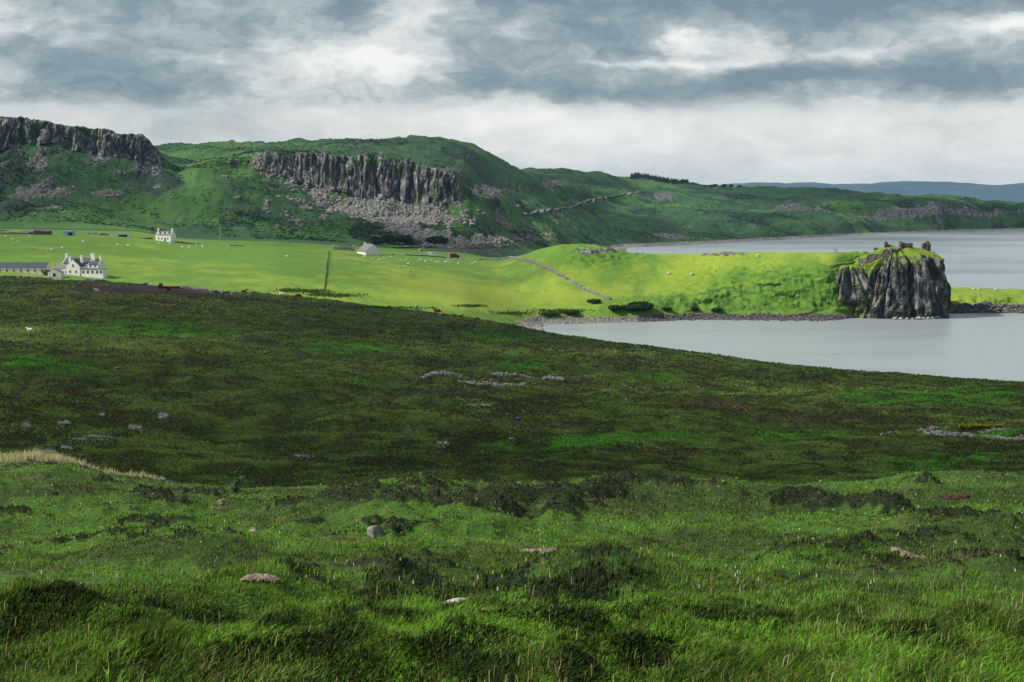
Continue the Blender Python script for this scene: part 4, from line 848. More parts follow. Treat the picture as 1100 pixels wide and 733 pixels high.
# barn with bright gable at the top of the field
g_ = ground_at(399, 274.5); bn = empty('gable_barn', g_+Vector((0, 4, 0)), 'white barn with a grey roof, its bright gable facing the bay', 'barn', rz=R(30))
B('wall', M_WHITE, bn, gable_body, -5, 5, -3.6, 9, -1.5, 1.9, 6.3, 'y'); B('roof', M_SLATE2, bn, gable_roof, -5, 5, -3.6, 9, 1.9, 6.3, 'y', inset=.02)
chimney(bn, 0, 8.5, 6.0, 7.0, .8, .6, 1); window(bn, 5.0, 2, .5, .9, 1.0, face='x'); B('door', M_DARK, bn, box, 5.004, 5.06, -2, -1, 0, 1.7)
g_ = ground_at(370, 269); rr_ = empty('roofless_byre', g_, 'low grey roofless stone byre left of the white barn', 'byre')
for (a, b_, hs) in (((-6, 0), (6, 0), [1.6, 2.0, 1.4]), ((-6, 4), (6, 4), [2.0, 2.3, 2.0]), ((-6, .5), (-6, 3.5), [2.2, 3.4, 2.2]), ((6, .5), (6, 3.5), [2.0, 3.0, 2.0])): part('wall', ruin_piece(a, b_, -.8, [h_+.8 for h_ in hs], .7, 3), M_STONE, rr_)
g_ = ground_at(-2, 248); hs_ = empty('cottage', g_, 'white house cut off by the left edge above the dark wall', 'house')
B('wall', M_WHITE, hs_, gable_body, -7, 2.6, -3, 3, -1, 3.2, 5.6, 'x'); B('roof', M_SLATE, hs_, gable_roof, -7, 2.6, -3, 3, 3.2, 5.6, 'x', inset=.3); chimney(hs_, 2.2, 0, 5, 6.6)
window(hs_, -1, -3, .8, .9, 1.2); window(hs_, 1.2, -3, .8, .9, 1.2)
# sheds by the track
def shed(px, py, W, hh_, mat, label, open_=True, pitch=.5):
    g_ = ground_at(px, py); s_ = empty('shed', g_+Vector((0, 1.5, 0)), label, 'shed')
    B('wall', mat, s_, box, -W/2, W/2, -1.5, 1.5, -.6, hh_); B('roof', M_SLATE2 if mat is not M_PURPLE else M_PURPLE, s_, gable_roof, -W/2, W/2, -1.5, 1.5, hh_+.003, hh_+pitch, 'x', ov=.12, th=.06)
    if open_: B('dark_opening_panel', M_DARK, s_, box, -.2, W/2-.5, -1.56, -1.503, -.3, hh_-.5)  # flat dark slab on the wall stands in for shade inside the opening
    return s_
shed(44, 252.5, 4.6, 2.0, M_PURPLE, 'faded purple sheet shed, left of a touching pair by the field wall', False); shed(53, 252.7, 4.6, 1.8, M_PURPLE, 'duller purple sheet shed, right of a touching pair by the field wall', False)
shed(77.5, 253.4, 5.6, 2.1, M_BLUEG, 'pale blue open fronted shed right of the purple sheds')
shed(131, 254.5, 10.5, 1.5, M_WVAN, 'long low pale open shed by the dark field wall', True, .3)
# vehicles
def wheel_bm(r_, w_, x, y, z):
    bm = bmesh.new(); bmesh.ops.create_cone(bm, segments=20, radius1=r_, radius2=r_, depth=w_, cap_ends=True, matrix=Matrix.Translation((x, y, z)) @ Matrix.Rotation(math.pi/2, 4, 'X')); return bm
def profile_body(bm, prof, w_):
    a = [bm.verts.new((p_[0], -w_/2, p_[1])) for p_ in prof]; b_ = [bm.verts.new((p_[0], w_/2, p_[1])) for p_ in prof]
    bm.faces.new(a); bm.faces.new(b_[::-1])
    for i in range(len(prof)): bm.faces.new([a[i], b_[i], b_[(i+1) % len(prof)], a[(i+1) % len(prof)]])
    bmesh.ops.bevel(bm, geom=bm.edges[:], offset=.06, segments=2, affect='EDGES')
def van(px, py, mat, label, L=5.2, hh_=2.2, prof=None, up=.0):
    g_ = ground_at(px, py); v_ = empty('van', g_+Vector((0, 2, up)), label, 'van')
    prof = prof or [(-L/2, .35), (L/2, .35), (L/2, .95), (L/2-.9, 1.15), (L/2-1.5, hh_), (-L/2, hh_)]
    B('body', mat, v_, profile_body, prof, 1.9)
    for x_ in (-L/2+.9, L/2-.85):
        for y_ in (-.86, .86): part('wheel', wheel_bm(.34, .22, x_, y_, .34), M_TYRE, v_)
    B('window', M_GLASS, v_, box, L/2-2.3, L/2-1.55, -.965, -.952, 1.2, hh_-.3); return v_
van(464, 275.5, M_WVAN, 'small white van parked behind the wall left of the red lorry'); van(470.5, 276.2, M_BLUEG, 'pale grey car parked just right of the white van', 4.0, 1.5, [(-2, .3), (2, .3), (2, .75), (1.1, .9), (.5, 1.45), (-1.1, 1.45), (-1.7, .9), (-2, .85)])
g_ = ground_at(488, 278); lr = empty('lorry', g_+Vector((0, 1, .0)), 'dark red box lorry parked behind the sheep at the top of the pasture', 'lorry')
B('box_body', M_RED, lr, profile_body, [(-2.6, .8), (1.5, .8), (1.5, 3.0), (-2.6, 3.0)], 2.2); B('cab', M_RED, lr, profile_body, [(1.62, .5), (3.1, .5), (3.1, 1.3), (2.7, 2.2), (1.62, 2.2)], 2.0); B('chassis', M_DARK, lr, box, -2.5, 3.0, -.5, .5, .42, .66)
B('windscreen', M_GLASS, lr, box, 1.9, 2.5, -1.02, -1.004, 1.3, 1.95)
for x_ in (-1.6, 2.3):
    for y_ in (-.9, .9): part('wheel', wheel_bm(.45, .25, x_, y_, .45), M_TYRE, lr)
g_ = ground_at(183, 312.5); tl_ = empty('farm_trailer', g_+Vector((0, 1, 0)), 'rusty red farm trailer standing on the bare peat bank', 'trailer')
B('bed', M_RED, tl_, profile_body, [(-3.6, .7), (3.2, .7), (3.4, 1.5), (-3.6, 1.5)], 2.0); B('drawbar', M_RED, tl_, box, 3.4, 4.9, -.08, .08, .6, .75); B('rack', M_RED, tl_, profile_body, [(-3.6, 1.62), (-2.3, 1.62), (-2.5, 2.5), (-3.3, 2.5)], 1.6)
for y_ in (-.9, .9): part('wheel', wheel_bm(.42, .25, -.4, y_, .42), M_TYRE, tl_)
# telegraph poles
def pole(px, py, hgt_, label):
    g_ = ground_at(px, py); p_ = empty('telegraph_pole', g_, label, 'pole', 'telegraph poles along the track')
    bm = bmesh.new(); bmesh.ops.create_cone(bm, segments=10, radius1=.17, radius2=.13, depth=hgt_+.6, cap_ends=True, matrix=Matrix.Translation((0, 0, hgt_/2-.3))); part('post', bm, M_POST, p_)
    B('crossarm', M_POST, p_, box, -.8, .8, -.22, -.14, hgt_-.7, hgt_-.55)
pole(33, 249.5, 7.5, 'pale telegraph pole at the far left, above the purple sheds'); pole(136, 253.5, 6.5, 'pale telegraph pole between the low shed and the white cottage'); pole(239, 258.5, 9, 'tall pale telegraph pole to the right of the white cottage'); pole(248, 235, 5, 'small far telegraph pole on the hillside, highest up the slope')
# fences
def fence(pts, label, step=4.0, hgt_=1.15, wire=True, gate=None):
    pp = path_pts(pts, step); f_ = empty('wire_fence', pp[0], label, 'fence'); o0 = pp[0]
    me0 = None
    for p_ in pp:
        if me0 is None:
            bm = bmesh.new(); box(bm, -.07, .07, -.07, .07, -.4, hgt_); po = part('post', bm, M_FPOST, f_); me0 = po.data
        else: po = bpy.data.objects.new('post', me0); COL.objects.link(po); po.parent = f_
        po.location = p_-o0
    bm = bmesh.new()
    for k_ in (.35, .7, 1.05):
        for a, b_ in zip(pp[:-1], pp[1:]):
            a2, b2 = a-o0+Vector((0, 0, k_)), b_-o0+Vector((0, 0, k_)); u_ = Vector((0, 0, .012))
            d_ = (b2-a2).cross(Vector((0, 0, 1))).normalized()*.012
            q1 = [bm.verts.new(v) for v in (a2-u_, a2-d_, a2+u_, a2+d_)]; q2 = [bm.verts.new(v) for v in (b2-u_, b2-d_, b2+u_, b2+d_)]
            for i in range(4): bm.faces.new([q1[i], q1[(i+1) % 4], q2[(i+1) % 4], q2[i]])
    part('wire', bm, M_WIRE, f_); return f_
fence([(802, 276.5), (780, 285), (758, 296), (740, 309), (724, 322), (712, 330)], 'thin wire fence running down the peninsula pasture to the shore', 2.6)
fence([(350, 318), (353, 300), (355, 285), (357, 272)], 'wire fence dividing the pasture beside the dark rushy ditch', 5)
fence([(690, 321), (740, 318.5), (790, 315), (830, 307), (862, 298)], 'thin wire fence following the top of the shore bank', 4)
# ================================================================== animals and people
def skin_mesh(name, verts, edges, radii, sub_=2):
    me = bpy.data.meshes.new(name); me.from_pydata(verts, edges, []); o = bpy.data.objects.new(name, me); COL.objects.link(o)
    md = o.modifiers.new('skin', 'SKIN'); md.use_smooth_shade = True; me.skin_vertices
    if not me.skin_vertices:
        bpy.context.view_layer.objects.active = o; bpy.context.view_layer.update()
    sv = me.skin_vertices[0].data
    for i, r_ in enumerate(radii): sv[i].radius = (r_, r_) if not isinstance(r_, tuple) else r_
    sv[0].use_root = True
    s2 = o.modifiers.new('sub', 'SUBSURF'); s2.levels = sub_; s2.render_levels = sub_
    dgx = bpy.context.evaluated_depsgraph_get(); ev = o.evaluated_get(dgx); me2 = bpy.data.meshes.new_from_object(ev); me2.name = name
    bpy.data.objects.remove(o); bpy.data.meshes.remove(me); 
    for p_ in me2.polygons: p_.use_smooth = True
    return me2
def fleece_mat(name, base, patch=None, face=None):
    m, n, b, out = new_mat(name); pos = n.node('ShaderNodeTexCoord').outputs['Object']
    c_ = n.mix(n.ss(n.noise(pos, 9, 3), .4, .7), base, tuple(x*.8 for x in base))
    if patch: c_ = n.mix(n.ss(n.noise(pos, 1.5, 1), .47, .53), c_, patch)
    n.put(b.inputs['Base Color'], c_); return m
F_WOOL = fleece_mat('wool', (.74, .71, .62)); F_BLACK = fleece_mat('black_hide', (.02, .02, .022), (.55, .53, .5)); F_BROWN = fleece_mat('red_brown_hide', (.20, .055, .02)); F_CREAM = fleece_mat('cream_hide', (.62, .52, .40)); F_BW = fleece_mat('grey_white_hide', (.5, .5, .5), (.12, .12, .13))
def quad_verts(L, hb, rb, leg, graze, lying=False):
    V_ = [(0, 0, hb), (L*.42, 0, hb+.02*L), (-L*.42, 0, hb+.03*L), (L*.62, 0, hb+(.0 if graze else .30)*L), (L*.80, 0, (.18 if graze else hb/L+.42)*L), (L*.98, 0, (.06 if graze else hb/L+.38)*L)]
    E_ = [(0, 1), (0, 2), (1, 3), (3, 4), (4, 5)]; R_ = [(rb, rb*1.12), (rb*.92, rb*1.0), (rb*.88, rb*.95), rb*.5, rb*.36, rb*.22]
    for sx_, par, fr in ((L*.40, 1, True), (-L*.42, 2, False)):
        for sy in (-1, 1):
            i = len(V_); y = sy*rb*.55
            if lying: V_ += [(sx_+.05*L, sy*rb*.9, hb*.45), (sx_+.25*L, sy*rb*1.1, hb*.2)]
            elif fr: V_ += [(sx_, y, hb-rb*.9), (sx_+.01*L, y, leg*.45), (sx_, y, .03)]
            else: V_ += [(sx_+.04*L, y, hb-rb*.8), (sx_-.09*L, y, leg*.50), (sx_-.03*L, y, .03)]
            E_.append((par, i)); E_ += [(i+j, i+j+1) for j in range((1 if lying else 2))]; R_ += [rb*.34, rb*.16, rb*.15][:(2 if lying else 3)]
    i = len(V_); V_.append((-L*.60, 0, hb-rb*.2)); E_.append((2, i)); R_.append(rb*.12)
    return V_, E_, R_
def animal_mesh(name, L, hb, rb, leg, graze, mat, lying=False):
    V_, E_, R_ = quad_verts(L, hb, rb, leg, graze, lying)
    me = skin_mesh(name, V_, E_, R_, 2); me.materials.clear(); me.materials.append(mat); return me
SG = animal_mesh('sheep', .95, .62, .27, .42, True, F_WOOL); SU = animal_mesh('sheep', .95, .62, .27, .42, False, F_WOOL); SD = animal_mesh('sheep', .95, .32, .27, .2, False, F_WOOL, lying=True)
def put_animal(me, nm, px, py, label, cat, group, scale=1.0, yaw=None, pos=None):
    g_ = pos if pos is not None else ground_at(px, py); o = bpy.data.objects.new(nm, me); COL.objects.link(o); o.location = g_; o.scale = (scale,)*3
    o.rotation_euler = (0, 0, yaw if yaw is not None else random.uniform(-.6, .6)+random.choice((0, math.pi))); return tag(o, label, cat, group)
LEFT = [(11, 255.5), (18, 258.5), (19, 263), (24, 261), (36, 256.5), (41, 267), (55, 270), (58.5, 270), (70, 267), (92, 261), (129, 264.5), (141, 264.6), (174, 262.6), (185, 264), (198.7, 266.5), (206, 267), (220, 266.5), (309, 276)]
LL = ['grazing at the far left edge below the dark wall', 'upper of two in a column left of the pole', 'lower of two in a column left of the pole', 'just right of the two in a column at the far left', 'below the left purple shed', 'alone halfway between purple sheds and stable range', 'left one of a close pair above the stable range', 'right one of a close pair above the stable range', 'alone above the left end of the lodge', 'near the wall right of the blue shed', 'left one of two below the low pale shed', 'right one of two below the low pale shed', 'at the left foot of the small white cottage', 'at the right foot of the small white cottage', 'left one of three right of the cottage', 'middle one of three right of the cottage', 'right one of three right of the cottage', 'alone in the middle of the left pasture before the rushy ditch']
for i, ((px, py), lb) in enumerate(zip(LEFT, LL)): put_animal((SG, SU, SD)[i % 3], 'sheep', px, py, 'white sheep '+lb, 'sheep', 'sheep in the left pasture', 1.15)
TOP = [(372, 278.5, 'first sheep right of the rushy ditch'), (392, 277, 'just below the white barn, left side'), (401.5, 280, 'left one of four strung out right of the barn'), (408, 279.5, 'second from left of four strung out right of the barn'), (413.5, 279, 'third from left of four strung out right of the barn'), (420, 277.5, 'last of four strung out right of the barn, close to the wall'), (438, 279.8, 'upper of a loose pair above the orange buoy, further back'), (439.5, 284, 'lower of a loose pair above the orange buoy'), (431, 287.8, 'left one of two lying level with the orange buoy top'), (434.5, 287.5, 'right one of two lying level with the orange buoy top'), (451, 281, 'left one of a tight knot below the white van'), (452.8, 279.8, 'highest of a tight knot below the white van'), (457, 281.6, 'lowest of a tight knot below the white van'), (460.5, 279.6, 'below the white van, near the wall'), (463.5, 281, 'right one of the knot below the white van'), (469, 282, 'below the grey car'), (472, 283, 'just right of and below the one under the grey car'), (479, 282.5, 'left one of three below the red lorry'), (482, 281, 'highest of three below the red lorry'), (484.5, 282.6, 'right one of three below the red lorry'), (493, 284, 'alone to the right below the red lorry'), (507.5, 284.5, 'left one of a pair at the right end of the flock'), (510.5, 282.5, 'right one of a pair at the right end of the flock')]
for i, (px, py, lb) in enumerate(TOP): put_animal((SG, SU, SG, SD)[i % 4], 'sheep', px, py, 'white sheep '+lb, 'sheep', 'flock along the top of the pasture', 1.12)
for px, py, lb in ((718, 295, 'white sheep left one of two in the middle of the peninsula'), (742, 296, 'white sheep right one of two in the middle of the peninsula'), (813, 276.5, 'white sheep near the skyline of the peninsula, above the fence'), (84, 203, 'white sheep high on the slope below the left cliff, right one of two'), (68, 205, 'white sheep high on the slope below the left cliff, left one of two')):
    put_animal(SG, 'sheep', px, py, lb, 'sheep', 'scattered sheep', 1.5)
for px, lb in ((1059, 'left of three'), (1066, 'middle one of three'), (1084, 'right of three')):
    x_, y_ = (px-CX)/F*700, 722.0; put_animal(SG, 'sheep', 0, 0, 'white sheep on the low island, '+lb, 'sheep', 'sheep on the island', 1.4, pos=Vector((x_, y_, top_at(x_, y_))))
for px, py, lb in ((106, 314, 'white sheep alone on the dark moor below the lodge'), (33, 358, 'white sheep alone low on the left moor')): put_animal(SU, 'sheep', px, py, lb, 'sheep', 'sheep on the moor', 1.15)
CB = {}
def cow_mesh(mat, graze, lying): 
    k_ = (mat.name, graze, lying)
    if k_ not in CB: CB[k_] = animal_mesh('cow', 1.75, .62 if lying else 1.08, .38, .62, graze, mat, lying)
    return CB[k_]
for (px, py, mt, gz_, ly, sc_, yw, lb) in ((234, 316.5, F_BLACK, True, False, 1, 3.1, 'black and white cow grazing, left one of a pair on the moor edge'), (242, 317, F_BLACK, False, True, 1, 0, 'black cow lying down between a grazing cow and a cream one'), (250, 318, F_CREAM, False, False, 1, 1.3, 'cream cow standing end-on on the moor edge'), (263, 314.5, F_BROWN, False, True, 1, 0.2, 'red-brown cow lying beside a cream cow on the field edge'), (270, 316, F_CREAM, False, False, .9, 1.5, 'cream calf standing right of the lying red-brown cow'), (304, 317, F_CREAM, False, True, 1.1, 3.0, 'cream cow lying on the sandy field edge'), (322, 320.5, F_BROWN, True, False, 1.1, 3.1, 'red-brown cow grazing near the sandy field edge'), (448, 335.5, F_BW, True, False, 1.05, .3, 'grey and white cow grazing on the skyline of the moor'), (471, 338.5, F_BROWN, False, False, 1.35, 2.9, 'large red-brown cow standing on the moor edge'), (473.5, 340, F_CREAM, False, False, .75, 1.4, 'cream calf tucked against the large brown cow'), (489, 340.5, F_BROWN, False, True, .9, 2.8, 'dark brown cow lying, left one of two at the moor edge'), (494, 341.5, F_BROWN, False, True, .9, .2, 'dark brown cow lying, right one of two at the moor edge'), (513, 345.5, F_BROWN, True, False, .9, 3.0, 'brown cow grazing nearest the bay')):
    put_animal(cow_mesh(mt, gz_, ly), 'cow', px, py, lb, 'cow', 'cattle at the edge of the moor', sc_, yw)
# walkers near the castle
M_COAT = plain('dark_coat', (.03, .03, .045)); M_HAIR = plain('dark_hair', (.03, .02, .015)); M_SKIN = plain('skin', (.5, .3, .22)); M_TROUSER = plain('grey_trousers', (.09, .09, .1))
def person(pos, label, yaw):
    V_ = [(0, 0, .95), (0, 0, 1.15), (0, 0, 1.40), (0, 0, 1.50), (0, .01, 1.62), (0, .0, 1.72), (.10, 0, .88), (.11, .02, .50), (.11, -.02, .08), (.11, .12, .04), (-.10, 0, .88), (-.11, .06, .50), (-.11, -.04, .08), (-.11, .10, .04), (.19, 0, 1.38), (.25, -.02, 1.12), (.24, .06, .88), (-.19, 0, 1.38), (-.25, -.02, 1.12), (-.24, .06, .88)]
    E_ = [(0, 1), (1, 2), (2, 3), (3, 4), (4, 5), (0, 6), (6, 7), (7, 8), (8, 9), (0, 10), (10, 11), (11, 12), (12, 13), (2, 14), (14, 15), (15, 16), (2, 17), (17, 18), (18, 19)]
    R_ = [.15, .14, .15, .06, .10, .08, .10, .065, .045, .04, .10, .065, .045, .04, .07, .05, .035, .07, .05, .035]
    me = skin_mesh('person', V_, E_, R_, 1); me.materials.clear(); me.materials.append(M_COAT); me.materials.append(M_SKIN); me.materials.append(M_TROUSER)
    for p_ in me.polygons:
        z = p_.center.z; p_.material_index = 1 if z > 1.52 else (2 if z < .85 and abs(p_.center.x) < .2 else 0)
    o = bpy.data.objects.new('person', me); COL.objects.link(o); o.location = pos; o.rotation_euler = (0, 0, yaw); tag(o, label, 'person', 'walkers on the peninsula')
    bm = bmesh.new(); bmesh.ops.create_icosphere(bm, subdivisions=2, radius=.115, matrix=Matrix.Translation((0, -.02, 1.72)) @ Matrix.Scale(.8, 4, (0, 0, 1))); part('hair', bm, M_HAIR, o, smooth=True)
for px, lb, yw in ((894, 'walker in a dark coat on the skyline left of the castle, left of two', 2.5), (896.5, 'walker in a dark coat on the skyline left of the castle, right of two', .5), (690, 'walker in a dark coat alone on the low skyline of the peninsula', 1.2)):
    D_ = float(np.interp(px, PX, KD[14]))-1.0; x_ = (px-CX)/F*D_; person(Vector((x_, D_, height_at(x_, D_))), lb, yw)
# orange markers in the pasture, blue tub on the moor
def tub(px, py, r_, hgt_, mat, nm, label, cat, group=None):
    g_ = ground_at(px, py); bm = bmesh.new(); prof_ = [(0, 0), (r_*.8, 0), (r_, hgt_*.3), (r_*1.02, hgt_*.75), (r_*.8, hgt_), (r_*.55, hgt_*1.04), (0, hgt_*1.04)]
    rings = [[bm.verts.new((p_[0]*math.cos(a), p_[0]*math.sin(a), p_[1])) for a in np.linspace(0, 2*math.pi, 16, endpoint=False)] for p_ in prof_[1:-1]]
    for a, b_ in zip(rings[:-1], rings[1:]):
        for i in range(16): bm.faces.new([a[i], a[(i+1) % 16], b_[(i+1) % 16], b_[i]])
    bm.faces.new(rings[0][::-1]); bm.faces.new(rings[-1]); me = bpy.data.meshes.new(nm); bm.to_mesh(me); bm.free(); me.materials.append(mat)
    for p_ in me.polygons: p_.use_smooth = True
    o = bpy.data.objects.new(nm, me); COL.objects.link(o); o.location = g_-Vector((0, 0, .04)); tag(o, label, cat, group)
tub(441, 292.3, .5, 1.0, M_ORANGE, 'buoy', 'orange buoy lying in the pasture below the flock of sheep', 'buoy', 'orange buoys in the pasture'); tub(555.5, 313.5, .42, .9, M_ORANGE, 'buoy', 'orange buoy near the shore end of the pasture, left of the stone wall', 'buoy', 'orange buoys in the pasture')
tub(556, 452, .27, .34, M_BLUE, 'feed_tub', 'small bright blue plastic tub on the dark moor', 'tub')
# ================================================================== bushes, trees, thistle
def bush(px, py, w_, h_, label, tone=(.03, .065, .018), nm='bush', cat='bush', group=None, n_=1400, flowers=0, pos=None, d_=None, cards=.17):
    g_ = pos if pos is not None else ground_at(px, py); r_ = np.random.default_rng(int(px*7+py))
    lob = [(r_.uniform(-.6, .6)*w_/2, r_.uniform(-.4, .4)*(d_ or w_)/2, h_*r_.uniform(.35, .62), r_.uniform(.45, .7)) for _ in range(6)]+[(0, 0, h_*.5, .85)]
    u_ = r_.normal(size=(n_, 3)); u_ /= np.linalg.norm(u_, axis=1)[:, None]; k_ = r_.integers(0, len(lob), n_); L_ = np.array(lob)[k_]
    P_ = u_*(r_.uniform(.6, 1.05, n_)[:, None])*np.stack([L_[:, 3]*w_*.36, L_[:, 3]*(d_ or w_)*.36, L_[:, 3]*h_*.52], -1)+np.stack([L_[:, 0], L_[:, 1], L_[:, 2]], -1)
    P_[:, 2] = np.maximum(P_[:, 2], .05); a = r_.normal(size=(n_, 3)); a /= np.linalg.norm(a, axis=1)[:, None]; b_ = np.cross(a, u_); b_ /= np.linalg.norm(b_, axis=1)[:, None]+1e-6
    sz = h_*cards*r_.uniform(.6, 1.2, n_)[:, None]; co = np.stack([P_-a*sz, P_+b_*sz*.7, P_+a*sz, P_-b_*sz*.7], 1).reshape(-1, 3)
    f_ = (np.arange(n_)[:, None]*4+np.arange(4)[None]); t_ = np.array(tone)[None]*(.55+.9*r_.random(n_))[:, None]
    if flowers: fl = (r_.random(n_) < flowers) & (u_[:, 2] > -.1); t_[fl] = np.array([.62, .50, .02])*(.7+.5*r_.random(fl.sum()))[:, None]
    cols = np.concatenate([np.repeat(t_, 4, 0), np.ones((n_*4, 1))], 1)
    root = empty(nm, g_, label, cat, group); cr_ = mesh_np('crown' if cat == 'tree' else 'foliage', co, f_, ML, cols=cols, smooth=False); cr_.parent = root
    bm = bmesh.new(); bmesh.ops.create_cone(bm, segments=8, radius1=max(.04, w_*.03), radius2=.02, depth=h_*.7, cap_ends=True, matrix=Matrix.Translation((0, 0, h_*.3))); part('trunk' if cat == 'tree' else 'stem', bm, M_DARK, root); return root
GR = 'gorse bushes along the shore bank'
bush(637, 326, 7, 2.2, 'small dark gorse bush at the foot of the stone wall', group=GR); bush(672, 333, 11, 2.6, 'dark gorse bush left of the biggest one by the shore', group=GR)
bush(689, 333, 13, 4.2, 'biggest dark gorse bush by the shore below the mound', (.022, .055, .014), group=GR, n_=2600); bush(660, 334, 8, 3.0, 'low gorse bush near the foot of the stone wall end, above the beach', group=GR)
bush(746, 334, 4, 2.2, 'round dark bush alone right of the fence foot', group=GR); bush(612, 338, 14, 2.4, 'long low dark bush above the left end of the beach', (.03, .06, .015), group=GR); bush(590, 339, 12, 2.2, 'low dark bush at the far left above the beach', (.03, .07, .015), group=GR)
bush(770, 335, 7, 2.2, 'wide low bush on the shore bank in mid peninsula', group=GR); bush(716, 334, 6, 2.0, 'low bush just right of the biggest gorse bush', group=GR)
bush(53, 296, 3.6, 2.4, 'bright green garden bush left of the lodge', (.09, .17, .02)); bush(12, 291, 3, 1.6, 'dark hedge bush behind the stable range roof', (.02, .05, .015))
for i, (px, py) in enumerate(((420, 262), (437, 261.5), (466, 263), (473, 262), (404, 263))): bush(px, py, 13, 6, ('leftmost but one', 'middle', 'second from right', 'rightmost', 'leftmost')[i]+' of five dark thorn bushes at the foot of the scree', (.02, .045, .022), group='dark bushes below the scree', n_=900)
for i, (px, py, fl) in enumerate(((1037, 463, .5), (1046, 462.5, .6), (1055, 461.8, .6), (1064, 462.5, .5), (1073, 462, .5), (522, 410.5, .5))): bush(px, py, 1.9, .85, ('first yellow-flowered gorse from the left behind the pale wall', 'second yellow-flowered gorse from the left behind the pale wall', 'middle yellow-flowered gorse behind the pale wall', 'fourth yellow-flowered gorse from the left behind the pale wall', 'rightmost yellow-flowered gorse behind the pale wall', 'small yellow-flowered plant in the tumbled wall in mid moor')[i], (.05, .085, .02), 'gorse', 'bush', 'yellow gorse on the moor', 260, fl)
# rushes in the ditch
nr = 900; t_ = rng.random(nr); pd = [ground_at(a, b_) for a, b_ in zip(np.linspace(349.5, 355, 12), np.linspace(314, 270, 12))]; P_ = np.array([[p_.x, p_.y, p_.z] for p_ in pd]); kk_ = t_*11; i0 = np.minimum(kk_.astype(int), 10); fr_ = (kk_-i0)[:, None]
q_ = P_[i0]*(1-fr_)+P_[i0+1]*fr_; q_[:, 0] += rng.normal(0, .22, nr)+0; q_[:, 2] = [height_at(a, b_) for a, b_ in q_[:, :2]]
blades('rushes', q_, .3+.4*rng.random(nr), np.full(nr, .16), .2+.4*rng.random(nr), rng.random(nr)*6.28, lerp3((.02, .05, .015), (.05, .10, .02), rng.random(nr)))
nr = 2600; q_ = []
for _ in range(nr):
    cx_, cy_, sx_, sy_ = random.choice(((315, 312.5, 14, 1.6), (338, 313.5, 14, 1.5), (365, 318, 20, 1.6), (345, 317, 12, 1), (420, 331, 40, .8), (505, 329, 14, .8), (600, 334, 30, 1.5), (550, 337, 18, 1.5)))
    g_ = ground_at(random.gauss(cx_, sx_*.6), random.gauss(cy_, sy_*.6)); q_.append(g_[:])
q_ = np.array(q_); blades('rushes', q_, .4+.6*rng.random(nr), .3+.3*rng.random(nr), .2+.4*rng.random(nr), rng.random(nr)*6.28, lerp3((.03, .07, .015), (.07, .13, .02), rng.random(nr)))
# plantation on the far ridge and hedge trees
def conifers(pts_, nm, hlo, hhi):
    cos_, fs_, cl_ = [], [], []; k_ = 0
    for (x_, y_, z_) in pts_:
        h_ = random.uniform(hlo, hhi); r0 = h_*.24; nlev = 7
        for L_ in range(nlev):
            zb_ = h_*(.08+.86*L_/nlev); zt_ = zb_+h_*.26; rr2 = r0*(1-L_/nlev)*random.uniform(.8, 1.2)+.15
            ring = [(x_+rr2*math.cos(a)*random.uniform(.75, 1.2), y_+rr2*math.sin(a)*random.uniform(.75, 1.2), z_+zb_+random.uniform(-.3, .2)) for a in np.linspace(0, 6.28, 8)[:-1]]
            cos_ += ring+[(x_, y_, z_+zt_)]; fs_ += [(k_+i, k_+(i+1) % 7, k_+7) for i in range(7)]; cl_ += [(.018, .036, .022, 1)]*8; k_ += 8
    o = mesh_np(nm, np.array(cos_), np.array(fs_), ML, cols=np.array(cl_), smooth=False); tag(o, kind='stuff')
pts_ = []
for _ in range(420):
    px = random.uniform(676, 737); D_ = float(np.interp(px, PX, KD[23]))+random.uniform(-40, 25); x_ = (px-CX)/F*D_; pts_.append((x_, D_, height_at(x_, D_)-.3))
conifers(pts_, 'conifer_plantation', 5.5, 9)
for i, (px, hh_) in enumerate(((756, 6), (761, 7), (766, 5.5), (776, 6.5), (782, 5.5), (791, 5))):
    D_ = float(np.interp(px, PX, KD[23]))-6; x_ = (px-CX)/F*D_; bush(px, 200+i, 12, hh_, ['first', 'second', 'third', 'fourth', 'fifth', 'last'][i]+' from left in the row of small trees on the far headland skyline', (.02, .04, .022), 'tree', 'tree', 'row of trees on the far headland', 500, pos=Vector((x_, D_, height_at(x_, D_))))
# thistle
g_ = ground_at(250, 533); th_ = empty('thistle', g_, 'single dark blue-green thistle standing at the far edge of the near turf', 'thistle')
r2 = random.Random(3); bm = bmesh.new()
for i in range(70):
    a = r2.uniform(0, 6.28); z = r2.uniform(.02, .42); L_ = r2.uniform(.18, .42)*(1.15-z); w_ = .03+.03*r2.random(); d_ = Vector((math.cos(a), math.sin(a), r2.uniform(-.05, .6))).normalized(); s_ = Vector((-math.sin(a), math.cos(a), 0))
    p0 = Vector((0, 0, z)); v_ = [bm.verts.new(p0), bm.verts.new(p0+d_*L_*.45+s_*w_), bm.verts.new(p0+d_*L_), bm.verts.new(p0+d_*L_*.45-s_*w_)]; bm.faces.new(v_)
M_THI = plain('thistle_leaf', (.06, .13, .06), var=.5); part('foliage', bm, M_THI, th_)
bm = bmesh.new(); bmesh.ops.create_cone(bm, segments=8, radius1=.02, radius2=.012, depth=.6, cap_ends=True, matrix=Matrix.Translation((0, 0, .28))); part('stem', bm, M_THI, th_)
bm = bmesh.new(); bmesh.ops.create_icosphere(bm, subdivisions=2, radius=.04, matrix=Matrix.Translation((0, 0, .6))); part('flower_head', bm, M_THI, th_)
